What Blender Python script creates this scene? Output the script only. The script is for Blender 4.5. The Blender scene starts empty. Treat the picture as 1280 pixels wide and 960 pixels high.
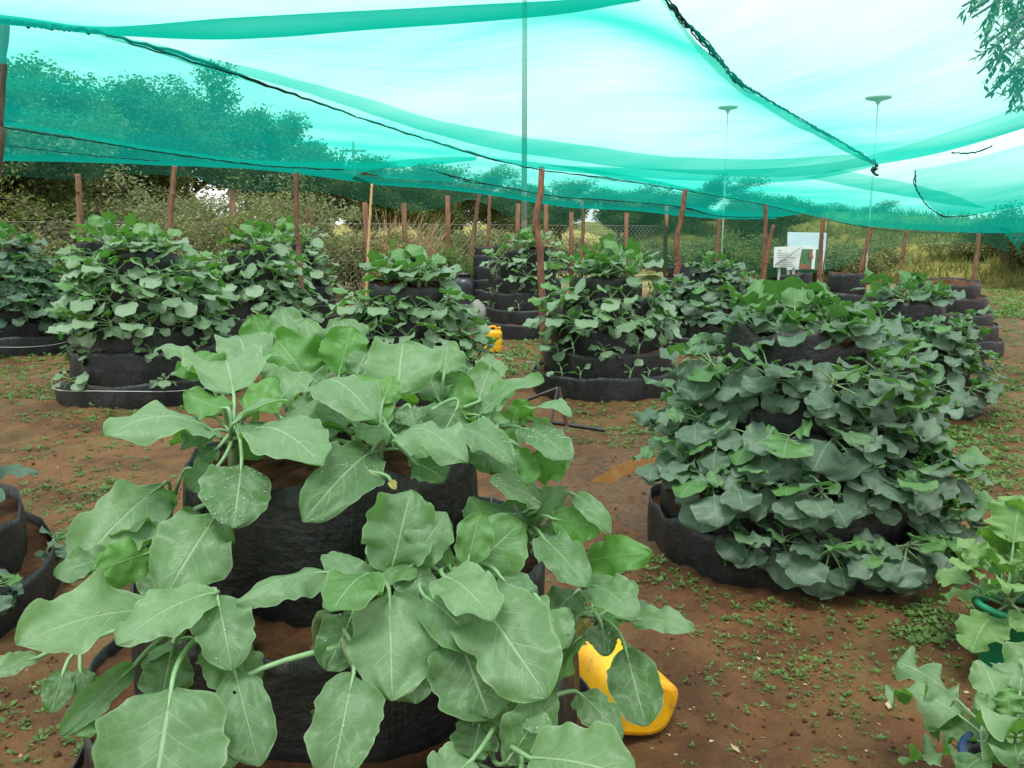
import bpy, math, random
import numpy as np
from mathutils import Vector, Matrix, noise as mnoise

# ------------------------------------------------------------------ camera, world, sun, exposure
C = bpy.context.scene
COL = C.collection
R = math.radians
F, PITCH, CAMZ = 1065.0, R(10.0), 1.65
cam_d = bpy.data.cameras.new('camera')
cam_d.sensor_width = 36.0
cam_d.lens = 36.0 * F / 1280.0
cam_d.clip_start = 0.02
cam_d.clip_end = 2000
cam = bpy.data.objects.new('camera', cam_d)
COL.objects.link(cam)
cam.location = (0, 0, CAMZ)
cam.rotation_euler = (R(90) - PITCH, 0, 0)
C.camera = cam
world = bpy.data.worlds.new('World')
C.world = world
world.use_nodes = True
wn, wl = world.node_tree.nodes, world.node_tree.links
wn.clear()
SUN_EL, SUN_AZ = R(70), R(200)
sky = wn.new('ShaderNodeTexSky')
sky.sky_type = 'NISHITA'
sky.sun_disc = False
sky.sun_elevation = SUN_EL
sky.sun_rotation = SUN_AZ
sky.dust_density = 4.0
sky.air_density = 1.0
hsv = wn.new('ShaderNodeHueSaturation')          # cloud cover: the same sky, nearly grey
hsv.inputs['Saturation'].default_value = 0.10
hsv.inputs['Value'].default_value = 1.0
# even the light out the way a closed cloud deck does
mixw = wn.new('ShaderNodeMix'); mixw.data_type = 'RGBA'
mixw.inputs[0].default_value = 0.75
mixw.inputs[7].default_value = (13.0, 13.3, 13.4, 1)
bg = wn.new('ShaderNodeBackground')
bg.inputs['Strength'].default_value = 0.08
wo = wn.new('ShaderNodeOutputWorld')
wl.new(sky.outputs[0], hsv.inputs['Color'])
wl.new(hsv.outputs[0], mixw.inputs[6])
wl.new(mixw.outputs[2], bg.inputs['Color'])
wl.new(bg.outputs[0], wo.inputs['Surface'])
sd = bpy.data.lights.new('sun', 'SUN')
sd.energy = 1.5
sd.angle = R(20)
sd.color = (1.0, 0.96, 0.9)
sun = bpy.data.objects.new('sun', sd)
COL.objects.link(sun)
# direction the light comes from
sdir = Vector((math.sin(SUN_AZ) * math.cos(SUN_EL), math.cos(SUN_AZ) * math.cos(SUN_EL), math.sin(SUN_EL)))
sun.rotation_euler = sdir.to_track_quat('Z', 'Y').to_euler()
C.view_settings.view_transform = 'Standard'
C.view_settings.look = 'None'
C.view_settings.exposure = 1.02
C.view_settings.gamma = 1
C.view_settings.use_curve_mapping = False
C.cycles.max_bounces = 7
C.cycles.diffuse_bounces = 3
C.cycles.glossy_bounces = 3
C.cycles.transmission_bounces = 6
C.cycles.transparent_max_bounces = 24
C.cycles.use_denoising = True
C.cycles.caustics_reflective = False
C.cycles.caustics_refractive = False

# ------------------------------------------------------------------ helpers
CP, SP = math.cos(PITCH), math.sin(PITCH)


def up3(px, py, zc):
    """photo pixel + distance along the optical axis -> world point"""
    xc, yc = (px - 640) / F * zc, (480 - py) / F * zc
    return Vector((xc, zc * CP + yc * SP, CAMZ - zc * SP + yc * CP))


def gnd(px, py, z=0.0):
    d = up3(px, py, 1.0) - Vector((0, 0, CAMZ))
    t = (z - CAMZ) / d.z
    return Vector((0, 0, CAMZ)) + d * t


def atY(px, py, Y):
    d = up3(px, py, 1.0) - Vector((0, 0, CAMZ))
    return Vector((0, 0, CAMZ)) + d * (Y / d.y)


def to_px(p):
    q = p - Vector((0, 0, CAMZ))
    zc = q.y * CP - q.z * SP
    yc = q.y * SP + q.z * CP
    if zc <= 0.01:
        return None
    return 640 + q.x / zc * F, 480 - yc / zc * F, zc


class MB:
    """collects faces, then links them as ONE mesh object"""

    def __init__(s):
        s.v, s.f, s.m, s.lc, s.yg = [], [], [], [], []

    def add(s, verts, faces, mat=0, lc=None, young=0.0):
        o = len(s.v)
        s.v.extend(tuple(p) for p in verts)
        s.f.extend(tuple(i + o for i in f) for f in faces)
        s.m.extend([mat] * len(faces))
        s.lc.extend(lc if lc is not None else [(0.5, 0.0, 0.5)] * len(verts))
        s.yg.extend([young] * len(verts))
        return o

    def tube(s, pts, rad, n=6, mat=0, cap=True):
        pts = [Vector(p) for p in pts]
        if not hasattr(rad, '__len__'):
            rad = [rad] * len(pts)
        vs, fs = [], []
        ref = Vector((0.13, 0.27, 1)).normalized()
        for i, p in enumerate(pts):
            t = (pts[min(i + 1, len(pts) - 1)] - pts[max(i - 1, 0)])
            if t.length < 1e-9:
                t = Vector((0, 0, 1))
            t.normalize()
            a = ref if abs(t.dot(ref)) < 0.9 else Vector((1, 0.2, 0)).normalized()
            u = t.cross(a).normalized()
            w = t.cross(u)
            for k in range(n):
                an = 2 * math.pi * k / n
                vs.append(p + (u * math.cos(an) + w * math.sin(an)) * rad[i])
        for i in range(len(pts) - 1):
            for k in range(n):
                k2 = (k + 1) % n
                fs.append((i * n + k, i * n + k2, (i + 1) * n + k2, (i + 1) * n + k))
        if cap and n > 2:
            fs.append(tuple(range(n - 1, -1, -1)))
            fs.append(tuple((len(pts) - 1) * n + k for k in range(n)))
        s.add(vs, fs, mat)

    def box(s, c, size, rot=None, mat=0):
        c = Vector(c)
        hx, hy, hz = [a / 2 for a in size]
        vs = []
        for z in (-hz, hz):
            for x, y in ((-hx, -hy), (hx, -hy), (hx, hy), (-hx, hy)):
                p = Vector((x, y, z))
                if rot is not None:
                    p = rot @ p
                vs.append(c + p)
        s.add(vs, [(3, 2, 1, 0), (4, 5, 6, 7), (0, 1, 5, 4), (1, 2, 6, 5), (2, 3, 7, 6), (3, 0, 4, 7)], mat)

    def grid(s, P, mat=0, lc=None, wrap=False):
        """P[i][j] points"""
        ni, nj = len(P), len(P[0])
        vs = [p for row in P for p in row]
        fs = []
        for i in range(ni - 1):
            for j in range(nj if wrap else nj - 1):
                j2 = (j + 1) % nj
                fs.append((i * nj + j, i * nj + j2, (i + 1) * nj + j2, (i + 1) * nj + j))
        s.add(vs, fs, mat, lc)

    def mesh(s, name, mats, smooth=True):
        me = bpy.data.meshes.new(name)
        me.from_pydata(s.v, [], s.f)
        for m in (mats if isinstance(mats, (list, tuple)) else [mats]):
            me.materials.append(m)
        me.polygons.foreach_set('material_index', np.array(s.m, dtype=np.int32))
        me.polygons.foreach_set('use_smooth', np.full(len(s.f), smooth, dtype=bool))
        a = me.attributes.new('leafco', 'FLOAT_VECTOR', 'POINT')
        a.data.foreach_set('vector', np.array(s.lc, dtype=np.float32).ravel())
        b = me.attributes.new('young', 'FLOAT', 'POINT')
        b.data.foreach_set('value', np.array(s.yg, dtype=np.float32))
        me.update()
        return me

    def build(s, name, mats, parent=None, smooth=True, loc=None):
        return link(name, s.mesh(name, mats, smooth), parent, loc)


def link(name, me, parent=None, loc=None):
    o = bpy.data.objects.new(name, me)
    COL.objects.link(o)
    if parent is not None:
        o.parent = parent
    if loc is not None:
        o.location = loc
    return o


def tag(o, label=None, cat=None, group=None, kind=None):
    if label: o['label'] = label
    if cat: o['category'] = cat
    if group: o['group'] = group
    if kind: o['kind'] = kind
    return o


def empty(name, loc=(0, 0, 0), rz=0.0):
    o = bpy.data.objects.new(name, None)
    o.empty_display_size = 0.1
    COL.objects.link(o)
    o.location = loc
    o.rotation_euler = (0, 0, rz)
    return o


def copy_tree(o, parent=None):
    c = o.copy()
    COL.objects.link(c)
    c.parent = parent
    for ch in list(o.children):
        copy_tree(ch, c)
    return c


def shift(mb, d):
    d = Vector(d)
    mb.v = [tuple(Vector(p) - d) for p in mb.v]
    return mb


def interp(pts, n):
    """Catmull-Rom through pts, n samples evenly by chord length"""
    P = [Vector(p) for p in pts]
    if len(P) == 2:
        return [P[0].lerp(P[1], i / (n - 1)) for i in range(n)]
    d = [0.0]
    for a, b in zip(P, P[1:]):
        d.append(d[-1] + (b - a).length ** 0.5 + 1e-6)
    out = []
    for i in range(n):
        s = d[-1] * i / (n - 1)
        k = 0
        while k < len(P) - 2 and s > d[k + 1]:
            k += 1
        t = (s - d[k]) / (d[k + 1] - d[k])
        p0, p1, p2, p3 = P[max(k - 1, 0)], P[k], P[k + 1], P[min(k + 2, len(P) - 1)]
        m1, m2 = (p2 - p0) * 0.5, (p3 - p1) * 0.5
        t2, t3 = t * t, t * t * t
        out.append(p1 * (2 * t3 - 3 * t2 + 1) + m1 * (t3 - 2 * t2 + t) + p2 * (-2 * t3 + 3 * t2) + m2 * (t3 - t2))
    return out


# ------------------------------------------------------------------ materials
class NT:
    def __init__(s, name):
        s.mat = bpy.data.materials.new(name)
        s.mat.use_nodes = True
        s.n, s.l = s.mat.node_tree.nodes, s.mat.node_tree.links
        s.n.clear()
        s.out = s.n.new('ShaderNodeOutputMaterial')

    def add(s, t, **kw):
        nd = s.n.new('ShaderNode' + t)
        for k, v in kw.items():
            setattr(nd, k, v)
        return nd

    def set(s, sock, v):
        if isinstance(v, bpy.types.NodeSocket):
            s.l.new(v, sock)
        elif isinstance(v, tuple) and len(v) == 3 and sock.type == 'RGBA':
            sock.default_value = (*v, 1)
        else:
            sock.default_value = v

    def math(s, op, a, b=0.0, c=None, clamp=False):
        nd = s.add('Math', operation=op)
        nd.use_clamp = clamp
        s.set(nd.inputs[0], a)
        s.set(nd.inputs[1], b)
        if c is not None: s.set(nd.inputs[2], c)
        return nd.outputs[0]

    def mix(s, f, a, b):
        nd = s.add('Mix', data_type='RGBA')
        s.set(nd.inputs[0], f)
        s.set(nd.inputs[6], a)
        s.set(nd.inputs[7], b)
        return nd.outputs[2]

    def noise(s, scale, detail=4, rough=0.55, vec=None, dist=0.0):
        nd = s.add('TexNoise')
        nd.inputs['Scale'].default_value = scale
        nd.inputs['Detail'].default_value = detail
        nd.inputs['Roughness'].default_value = rough
        nd.inputs['Distortion'].default_value = dist
        if vec is not None: s.l.new(vec, nd.inputs['Vector'])
        return nd.outputs[0]

    def ramp(s, f, lo, hi):
        nd = s.add('MapRange', interpolation_type='SMOOTHSTEP')
        s.set(nd.inputs[0], f)
        nd.inputs[1].default_value = lo
        nd.inputs[2].default_value = hi
        return nd.outputs[0]

    def obj(s):
        return s.add('TexCoord').outputs['Object']

    def pos(s):
        return s.add('NewGeometry').outputs['Position']

    def mapping(s, vec, scale):
        nd = s.add('Mapping')
        s.l.new(vec, nd.inputs[0])
        nd.inputs['Scale'].default_value = scale
        return nd.outputs[0]

    def bump(s, h, dist, strength=1.0):
        nd = s.add('Bump')
        nd.inputs['Distance'].default_value = dist
        nd.inputs['Strength'].default_value = strength
        s.l.new(h, nd.inputs['Height'])
        return nd.outputs[0]

    def pbsdf(s, col, rough=0.6, spec=0.4, normal=None, **kw):
        nd = s.add('BsdfPrincipled')
        s.set(nd.inputs['Base Color'], col)
        s.set(nd.inputs['Roughness'], rough)
        s.set(nd.inputs['Specular IOR Level'], spec)
        if normal is not None: s.l.new(normal, nd.inputs['Normal'])
        for k, v in kw.items(): s.set(nd.inputs[k], v)
        return nd.outputs[0]

    def done(s, surf):
        s.l.new(surf, s.out.inputs['Surface'])
        return s.mat


def leaf_mat(name, top_a, top_b, under, young, vein, transl, gloss=0.52, holes=False):
    t = NT(name)
    at = t.add('Attribute', attribute_name='leafco')
    sp = t.add('SeparateXYZ')
    t.l.new(at.outputs['Vector'], sp.inputs[0])
    u, v, tint = sp.outputs
    yg = t.add('Attribute', attribute_name='young').outputs['Fac']
    rnd = t.add('ObjectInfo').outputs['Random']
    geo = t.add('NewGeometry')
    blot = t.noise(9.0, 3, 0.6, vec=t.obj())
    f = t.math('ADD', t.math('MULTIPLY', tint, 0.72), t.math('ADD', t.math('MULTIPLY', blot, 0.42), t.math('MULTIPLY', rnd, 0.10)), clamp=True)
    top = t.mix(f, top_a, top_b)
    top = t.mix(yg, top, young)
    # veins: a pale midrib and forward-swept side veins
    av = t.math('ABSOLUTE', v)
    mid = t.math('SUBTRACT', 1.0, t.ramp(av, 0.012, 0.05))
    wob = t.math('MULTIPLY', t.noise(6, 2, 0.5, vec=t.obj()), 0.5)
    ph = t.math('FRACT', t.math('ADD', t.math('MULTIPLY', t.math('SUBTRACT', u, t.math('MULTIPLY', av, 0.34)), 6.0), wob))
    ln = t.math('ABSOLUTE', t.math('SUBTRACT', ph, 0.5))
    side = t.math('MULTIPLY', t.math('SUBTRACT', 1.0, t.ramp(ln, 0.02, 0.085)), t.math('SUBTRACT', 0.75, av, clamp=True))
    vn = t.math('MAXIMUM', mid, t.math('MULTIPLY', side, 0.75))
    top = t.mix(t.math('MULTIPLY', vn, 0.75), top, vein)
    top = t.mix(t.math('MULTIPLY', t.ramp(av, 0.93, 1.0), 0.4), top, vein)  # pale rim: the highlight along the leaf edge is painted into the colour
    und = t.mix(t.math('MULTIPLY', vn, 0.6), under, vein)
    und = t.mix(yg, und, young)
    col = t.mix(geo.outputs['Backfacing'], top, und)
    fine = t.noise(70, 4, 0.65, vec=t.obj())
    vor = t.add('TexVoronoi', feature='DISTANCE_TO_EDGE')
    vor.inputs['Scale'].default_value = 42.0
    t.l.new(t.obj(), vor.inputs['Vector'])
    net_ = t.math('SUBTRACT', 1.0, t.ramp(vor.outputs['Distance'], 0.02, 0.16))
    col = t.mix(t.math('MULTIPLY', net_, 0.08), col, vein)
    col = t.mix(t.math('MULTIPLY', t.ramp(fine, 0.45, 0.7), 0.22), col, under)
    h = t.math('ADD', t.math('MULTIPLY', vn, -0.3), t.math('ADD', t.math('MULTIPLY', fine, 0.35), t.math('MULTIPLY', net_, -0.05)))
    nrm = t.bump(h, 0.004, 1.0)
    p = t.pbsdf(col, gloss, 0.34, nrm)
    tr = t.add('BsdfTranslucent')
    t.set(tr.inputs[0], t.mix(yg, transl, young))
    mx = t.add('MixShader')
    mx.inputs[0].default_value = 0.32
    t.l.new(p, mx.inputs[1])
    t.l.new(tr.outputs[0], mx.inputs[2])
    if not holes:
        return t.done(mx.outputs[0])
    hv = t.add('TexVoronoi', feature='F1')
    hv.inputs['Scale'].default_value = 20.0
    t.l.new(t.obj(), hv.inputs['Vector'])
    sc_ = t.add('SeparateColor')
    t.l.new(hv.outputs['Color'], sc_.inputs[0])
    hd = t.math('ADD', hv.outputs['Distance'], t.math('MULTIPLY', t.noise(90, 2, 0.5, vec=t.obj()), 0.10))
    hole = t.math('MULTIPLY', t.math('LESS_THAN', hd, 0.135), t.math('GREATER_THAN', sc_.outputs[0], 0.86))
    tp = t.add('BsdfTransparent')
    mh = t.add('MixShader')
    t.l.new(hole, mh.inputs[0])
    t.l.new(mx.outputs[0], mh.inputs[1])
    t.l.new(tp.outputs[0], mh.inputs[2])
    return t.done(mh.outputs[0])


def noisy_mat(name, a, b, scale, rough=0.7, spec=0.3, bump=0.0, bscale=40, stretch=None, c=None):
    t = NT(name)
    vec = t.obj()
    if stretch: vec = t.mapping(vec, stretch)
    f = t.ramp(t.noise(scale, 5, 0.6, vec=vec), 0.3, 0.7)
    col = t.mix(f, a, b)
    if c:
        col = t.mix(t.ramp(t.noise(scale * 0.37, 3, 0.6, vec=vec), 0.55, 0.75), col, c)
    nrm = t.bump(t.noise(bscale, 5, 0.65, vec=vec), bump) if bump else None
    return t.done(t.pbsdf(col, rough, spec, nrm))


M = {}
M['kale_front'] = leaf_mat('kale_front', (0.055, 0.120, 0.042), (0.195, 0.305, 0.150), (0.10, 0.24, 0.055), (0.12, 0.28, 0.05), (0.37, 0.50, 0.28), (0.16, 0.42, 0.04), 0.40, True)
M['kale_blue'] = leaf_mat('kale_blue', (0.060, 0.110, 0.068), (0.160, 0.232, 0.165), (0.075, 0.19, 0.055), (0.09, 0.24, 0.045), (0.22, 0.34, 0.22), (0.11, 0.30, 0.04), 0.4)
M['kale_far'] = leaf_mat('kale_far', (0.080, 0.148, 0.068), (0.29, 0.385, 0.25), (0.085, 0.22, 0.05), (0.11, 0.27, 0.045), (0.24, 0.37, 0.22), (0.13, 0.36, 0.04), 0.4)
M['kale_yellow'] = leaf_mat('kale_yellow', (0.105, 0.22, 0.065), (0.165, 0.30, 0.105), (0.10, 0.23, 0.05), (0.15, 0.30, 0.07), (0.32, 0.46, 0.20), (0.2, 0.48, 0.05))
M['leaf_wilted'] = leaf_mat('leaf_wilted', (0.34, 0.25, 0.05), (0.42, 0.36, 0.12), (0.40, 0.3, 0.06), (0.4, 0.3, 0.06), (0.5, 0.42, 0.2), (0.4, 0.3, 0.04))
M['petiole'] = noisy_mat('petiole', (0.17, 0.30, 0.13), (0.24, 0.37, 0.18), 20, 0.45, 0.4)
M['stem'] = noisy_mat('stem', (0.17, 0.26, 0.11), (0.24, 0.28, 0.14), 30, 0.6, 0.3, 0.002)
M['weed'] = leaf_mat('weed', (0.085, 0.17, 0.04), (0.17, 0.27, 0.08), (0.1, 0.2, 0.05), (0.15, 0.25, 0.06), (0.2, 0.3, 0.1), (0.15, 0.3, 0.04), 0.55)
M['dry_leaf'] = noisy_mat('dry_leaf', (0.42, 0.33, 0.20), (0.28, 0.19, 0.10), 30, 0.8, 0.2)
M['tree_leaf'] = leaf_mat('tree_leaf', (0.11, 0.155, 0.055), (0.23, 0.28, 0.11), (0.15, 0.20, 0.065), (0.14, 0.17, 0.04), (0.1, 0.15, 0.04), (0.12, 0.22, 0.03), 0.55)
M['scrub_leaf'] = leaf_mat('scrub_leaf', (0.14, 0.18, 0.05), (0.27, 0.30, 0.085), (0.13, 0.17, 0.05), (0.24, 0.25, 0.07), (0.15, 0.2, 0.08), (0.18, 0.26, 0.05), 0.6)
M['olive_leaf'] = leaf_mat('olive_leaf', (0.18, 0.22, 0.10), (0.31, 0.35, 0.165), (0.15, 0.19, 0.08), (0.25, 0.27, 0.1), (0.2, 0.25, 0.14), (0.2, 0.28, 0.08), 0.6)
M['straw'] = noisy_mat('straw', (0.48, 0.34, 0.17), (0.36, 0.22, 0.11), 14, 0.75, 0.2)
M['bark'] = noisy_mat('bark', (0.075, 0.058, 0.042), (0.15, 0.115, 0.085), 25, 0.85, 0.2, 0.01, 60, (1, 1, 0.25))
M['pole_wood'] = noisy_mat('pole_wood', (0.115, 0.045, 0.028), (0.22, 0.098, 0.058), 18, 0.75, 0.25, 0.006, 45, (1, 1, 0.18), (0.085, 0.045, 0.03))
M['post_wood'] = noisy_mat('post_wood', (0.11, 0.056, 0.032), (0.20, 0.115, 0.062), 18, 0.8, 0.25, 0.006, 45, (1, 1, 0.18), (0.10, 0.055, 0.035))
M['metal_wire'] = noisy_mat('metal_wire', (0.20, 0.20, 0.17), (0.28, 0.27, 0.23), 30, 0.5, 0.5)
M['white_wire'] = noisy_mat('white_wire', (0.6, 0.6, 0.57), (0.7, 0.7, 0.67), 30, 0.5, 0.4)
M['rope'] = noisy_mat('rope', (0.004, 0.040, 0.030), (0.010, 0.11, 0.085), 60, 0.8, 0.2)
M['black_metal'] = noisy_mat('black_metal', (0.018, 0.017, 0.017), (0.045, 0.035, 0.032), 20, 0.5, 0.5)
M['rust_metal'] = noisy_mat('rust_metal', (0.05, 0.018, 0.015), (0.09, 0.03, 0.022), 25, 0.6, 0.4)
t = NT('yellow_plastic')
vec = t.obj()
col = t.mix(t.ramp(t.noise(6, 4, 0.6, vec=vec), 0.35, 0.7), (0.82, 0.42, 0.006), (0.74, 0.33, 0.010))
col = t.mix(t.math('MULTIPLY', t.ramp(t.noise(14, 7, 0.75, vec=vec), 0.54, 0.68), 0.55), col, (0.22, 0.10, 0.035))
M['yellow_plastic'] = t.done(t.pbsdf(col, t.math('ADD', 0.32, t.math('MULTIPLY', t.noise(30, 4, 0.6, vec=vec), 0.3)), 0.5, t.bump(t.noise(25, 4, 0.6, vec=vec), 0.002)))
M['green_plastic'] = noisy_mat('green_plastic', (0.010, 0.22, 0.105), (0.018, 0.27, 0.135), 8, 0.35, 0.5)
M['blue_plastic'] = noisy_mat('blue_plastic', (0.012, 0.035, 0.12), (0.016, 0.045, 0.15), 8, 0.4, 0.5)
M['tank_plastic'] = noisy_mat('tank_plastic', (0.022, 0.025, 0.032), (0.04, 0.043, 0.05), 6, 0.35, 0.5)
M['grey_sack'] = noisy_mat('grey_sack', (0.24, 0.22, 0.2), (0.34, 0.32, 0.3), 9, 0.8, 0.2, 0.01, 14)
M['board_white'] = noisy_mat('board_white', (0.78, 0.8, 0.8), (0.7, 0.72, 0.7), 3, 0.5, 0.4)
M['board_blue'] = noisy_mat('board_blue', (0.48, 0.66, 0.72), (0.58, 0.74, 0.78), 2, 0.5, 0.4)
M['print_grey'] = noisy_mat('print_grey', (0.26, 0.27, 0.27), (0.36, 0.37, 0.36), 20, 0.6)
M['print_green'] = noisy_mat('print_green', (0.04, 0.14, 0.08), (0.12, 0.22, 0.10), 12, 0.6)
M['print_brown'] = noisy_mat('print_brown', (0.25, 0.09, 0.06), (0.4, 0.18, 0.12), 12, 0.6)
M['lamp_metal'] = noisy_mat('lamp_metal', (0.7, 0.72, 0.72), (0.76, 0.78, 0.78), 5, 0.5)
M['pole_grey'] = noisy_mat('pole_grey', (0.38, 0.36, 0.33), (0.46, 0.43, 0.4), 9, 0.8)

t = NT('water_drop')
M['water_drop'] = t.done(t.pbsdf((1, 1, 1), 0.02, 0.5, None, **{'Transmission Weight': 0.72, 'IOR': 1.33}))

# black plastic sheet: wrinkled, mud-splashed
t = NT('black_sheet')
vec = t.obj()
rnd = t.add('ObjectInfo').outputs['Random']
smear = t.noise(5, 5, 0.65, vec=t.mapping(vec, (1, 1, 2.4)), dist=0.6)
col = t.mix(t.ramp(smear, 0.35, 0.75), (0.006, 0.0065, 0.0065), (0.018, 0.019, 0.0175))
mud = t.math('MULTIPLY', t.ramp(t.noise(6, 8, 0.75, vec=vec), 0.52, 0.78), 0.42)
col = t.mix(mud, col, (0.10, 0.062, 0.040))
fold = t.noise(7, 4, 0.6, vec=t.mapping(vec, (1.0, 1.0, 0.22)), dist=0.5)
fine = t.noise(28, 3, 0.6, vec=t.mapping(vec, (1, 1, 1.8)))
nrm = t.bump(t.math('ADD', fold, t.math('MULTIPLY', fine, 0.16)), 0.035, 0.9)
rough = t.math('ADD', 0.34, t.math('MULTIPLY', t.noise(8, 4, 0.6, vec=vec), 0.3))
M['black_sheet'] = t.done(t.pbsdf(col, rough, 0.42, nrm))

# soil inside the rings
t = NT('tower_soil')
vec = t.obj()
f = t.noise(16, 6, 0.7, vec=vec)
col = t.mix(t.ramp(f, 0.3, 0.7), (0.060, 0.023, 0.010), (0.150, 0.062, 0.028))
nrm = t.bump(t.noise(45, 6, 0.75, vec=vec), 0.02)
M['tower_soil'] = t.done(t.pbsdf(col, 0.85, 0.2, nrm))

# ground: red-brown wet earth with dry sandy patches and a film of green
t = NT('ground')
vec = t.pos()
n1 = t.noise(0.55, 5, 0.6, vec=vec)
n2 = t.noise(2.6, 6, 0.65, vec=vec, dist=0.4)
n3 = t.noise(22, 6, 0.72, vec=vec)
n4 = t.noise(95, 4, 0.7, vec=vec)
col = t.mix(t.ramp(n2, 0.32, 0.68), (0.074, 0.030, 0.010), (0.180, 0.080, 0.030))
col = t.mix(t.math('MULTIPLY', t.ramp(n1, 0.5, 0.68), 0.6), col, (0.235, 0.125, 0.050))
col = t.mix(t.math('MULTIPLY', t.ramp(n3, 0.52, 0.72), 0.5), col, (0.055, 0.023, 0.011))
n5 = t.noise(48, 5, 0.75, vec=vec)
col = t.mix(t.math('MULTIPLY', t.ramp(n5, 0.54, 0.68), 0.55), col, (0.075, 0.032, 0.016))
col = t.mix(t.math('MULTIPLY', t.ramp(n4, 0.58, 0.72), 0.5), col, (0.27, 0.155, 0.068))
sx = t.add('SeparateXYZ')
t.l.new(vec, sx.inputs[0])
far = t.ramp(sx.outputs[1], 13.0, 30.0)
green = t.math('MULTIPLY', t.ramp(t.noise(0.8, 5, 0.65, vec=vec), 0.47, 0.62), t.math('ADD', 0.32, t.math('MULTIPLY', far, 0.5)))
col = t.mix(t.math('MULTIPLY', green, t.ramp(t.noise(14, 5, 0.7, vec=vec), 0.36, 0.6)), col, (0.135, 0.155, 0.045))
vfar = t.ramp(sx.outputs[1], 22.0, 30.0)
meadow = t.mix(t.ramp(t.noise(0.35, 6, 0.7, vec=vec), 0.4, 0.6), (0.20, 0.22, 0.06), (0.30, 0.25, 0.10))
col = t.mix(t.math('MULTIPLY', vfar, 0.85), col, meadow)
h = t.math('ADD', t.math('MULTIPLY', n3, 0.6), t.math('ADD', t.math('MULTIPLY', n5, 0.35), t.math('MULTIPLY', n4, 0.2)))
nrm = t.bump(h, 0.035, 1.0)
wetn = t.add('Attribute', attribute_name='wet').outputs['Fac']
col = t.mix(t.math('MULTIPLY', wetn, 0.75), col, t.mix(t.ramp(n3, 0.35, 0.65), (0.055, 0.022, 0.009), (0.17, 0.072, 0.028)))
rough = t.math('SUBTRACT', t.math('ADD', 0.5, t.math('MULTIPLY', n2, 0.5)), t.math('MULTIPLY', wetn, 0.45))
M['ground'] = t.done(t.pbsdf(col, rough, 0.28, nrm))

t = NT('muddy_water')
nrm = t.bump(t.noise(6, 2, 0.5, vec=t.pos()), 0.002)
M['muddy_water'] = t.done(t.pbsdf((0.19, 0.083, 0.028), 0.05, 0.5, nrm))

t = NT('hill_earth')
vec = t.pos()
f = t.noise(0.5, 6, 0.65, vec=vec)
col = t.mix(t.ramp(f, 0.42, 0.6), (0.24, 0.23, 0.06), (0.50, 0.27, 0.085))
col = t.mix(t.ramp(t.noise(3, 5, 0.7, vec=vec), 0.45, 0.65), col, (0.13, 0.15, 0.045))
M['hill_earth'] = t.done(t.pbsdf(col, 0.9, 0.1, t.bump(t.noise(9, 6, 0.7, vec=vec), 0.1)))
t = NT('hill_grass')
f = t.noise(0.45, 6, 0.68, vec=vec if False else t.pos())
col = t.mix(t.ramp(f, 0.38, 0.62), (0.15, 0.17, 0.045), (0.31, 0.28, 0.085))
col = t.mix(t.math('MULTIPLY', t.ramp(t.noise(3.2, 5, 0.7, vec=t.pos()), 0.5, 0.66), 0.7), col, (0.09, 0.125, 0.035))
M['hill_grass'] = t.done(t.pbsdf(col, 0.9, 0.1, t.bump(t.noise(7, 6, 0.75, vec=t.pos()), 0.15)))


# shade net: threads cover more of the view the flatter one looks along it (true of any mesh of round threads)
def net_mat(name, thread, glow, open0, film=(0.003, 0.62, 0.485), filmf=0.62):
    t = NT(name)
    geo = t.add('NewGeometry')
    dt = t.add('VectorMath', operation='DOT_PRODUCT')
    t.l.new(geo.outputs['Normal'], dt.inputs[0])
    t.l.new(geo.outputs['Incoming'], dt.inputs[1])
    cs = t.math('MAXIMUM', t.math('ABSOLUTE', dt.outputs['Value']), 0.07)
    at = t.add('Attribute', attribute_name='leafco')
    streak = t.noise(1.0, 4, 0.6, vec=t.mapping(at.outputs['Vector'], (3.0, 60.0, 1.0)), dist=0.2)
    blot = t.noise(1.3, 4, 0.6, vec=t.pos())
    o = t.math('ADD', open0 - 0.07, t.math('ADD', t.math('MULTIPLY', streak, 0.10), t.math('MULTIPLY', blot, 0.04)))
    opn = t.math('POWER', o, t.math('DIVIDE', 1.0, cs))
    df = t.add('BsdfDiffuse')
    t.set(df.inputs[0], thread)
    tr = t.add('BsdfTranslucent')
    t.set(tr.inputs[0], glow)
    mx = t.add('MixShader')
    mx.inputs[0].default_value = 0.68
    t.l.new(df.outputs[0], mx.inputs[1])
    t.l.new(tr.outputs[0], mx.inputs[2])
    tp = t.add('BsdfTransparent')
    tint = t.add('BsdfTransparent')
    t.set(tint.inputs[0], film)
    m3 = t.add('MixShader')
    m3.inputs[0].default_value = filmf
    t.l.new(mx.outputs[0], m3.inputs[1])
    t.l.new(tint.outputs[0], m3.inputs[2])
    m2 = t.add('MixShader')
    t.l.new(opn, m2.inputs[0])
    t.l.new(m3.outputs[0], m2.inputs[1])
    t.l.new(tp.outputs[0], m2.inputs[2])
    return t.done(m2.outputs[0])


M['shade_net'] = net_mat('shade_net', (0.01, 0.22, 0.18), (0.005, 0.45, 0.36), 0.81)
M['curtain_net'] = net_mat('curtain_net', (0.02, 0.14, 0.09), (0.05, 0.20, 0.12), 0.50, (0.12, 0.42, 0.26), 0.4)

# ------------------------------------------------------------------ ground, puddle, hills
rng = np.random.default_rng(5)


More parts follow.
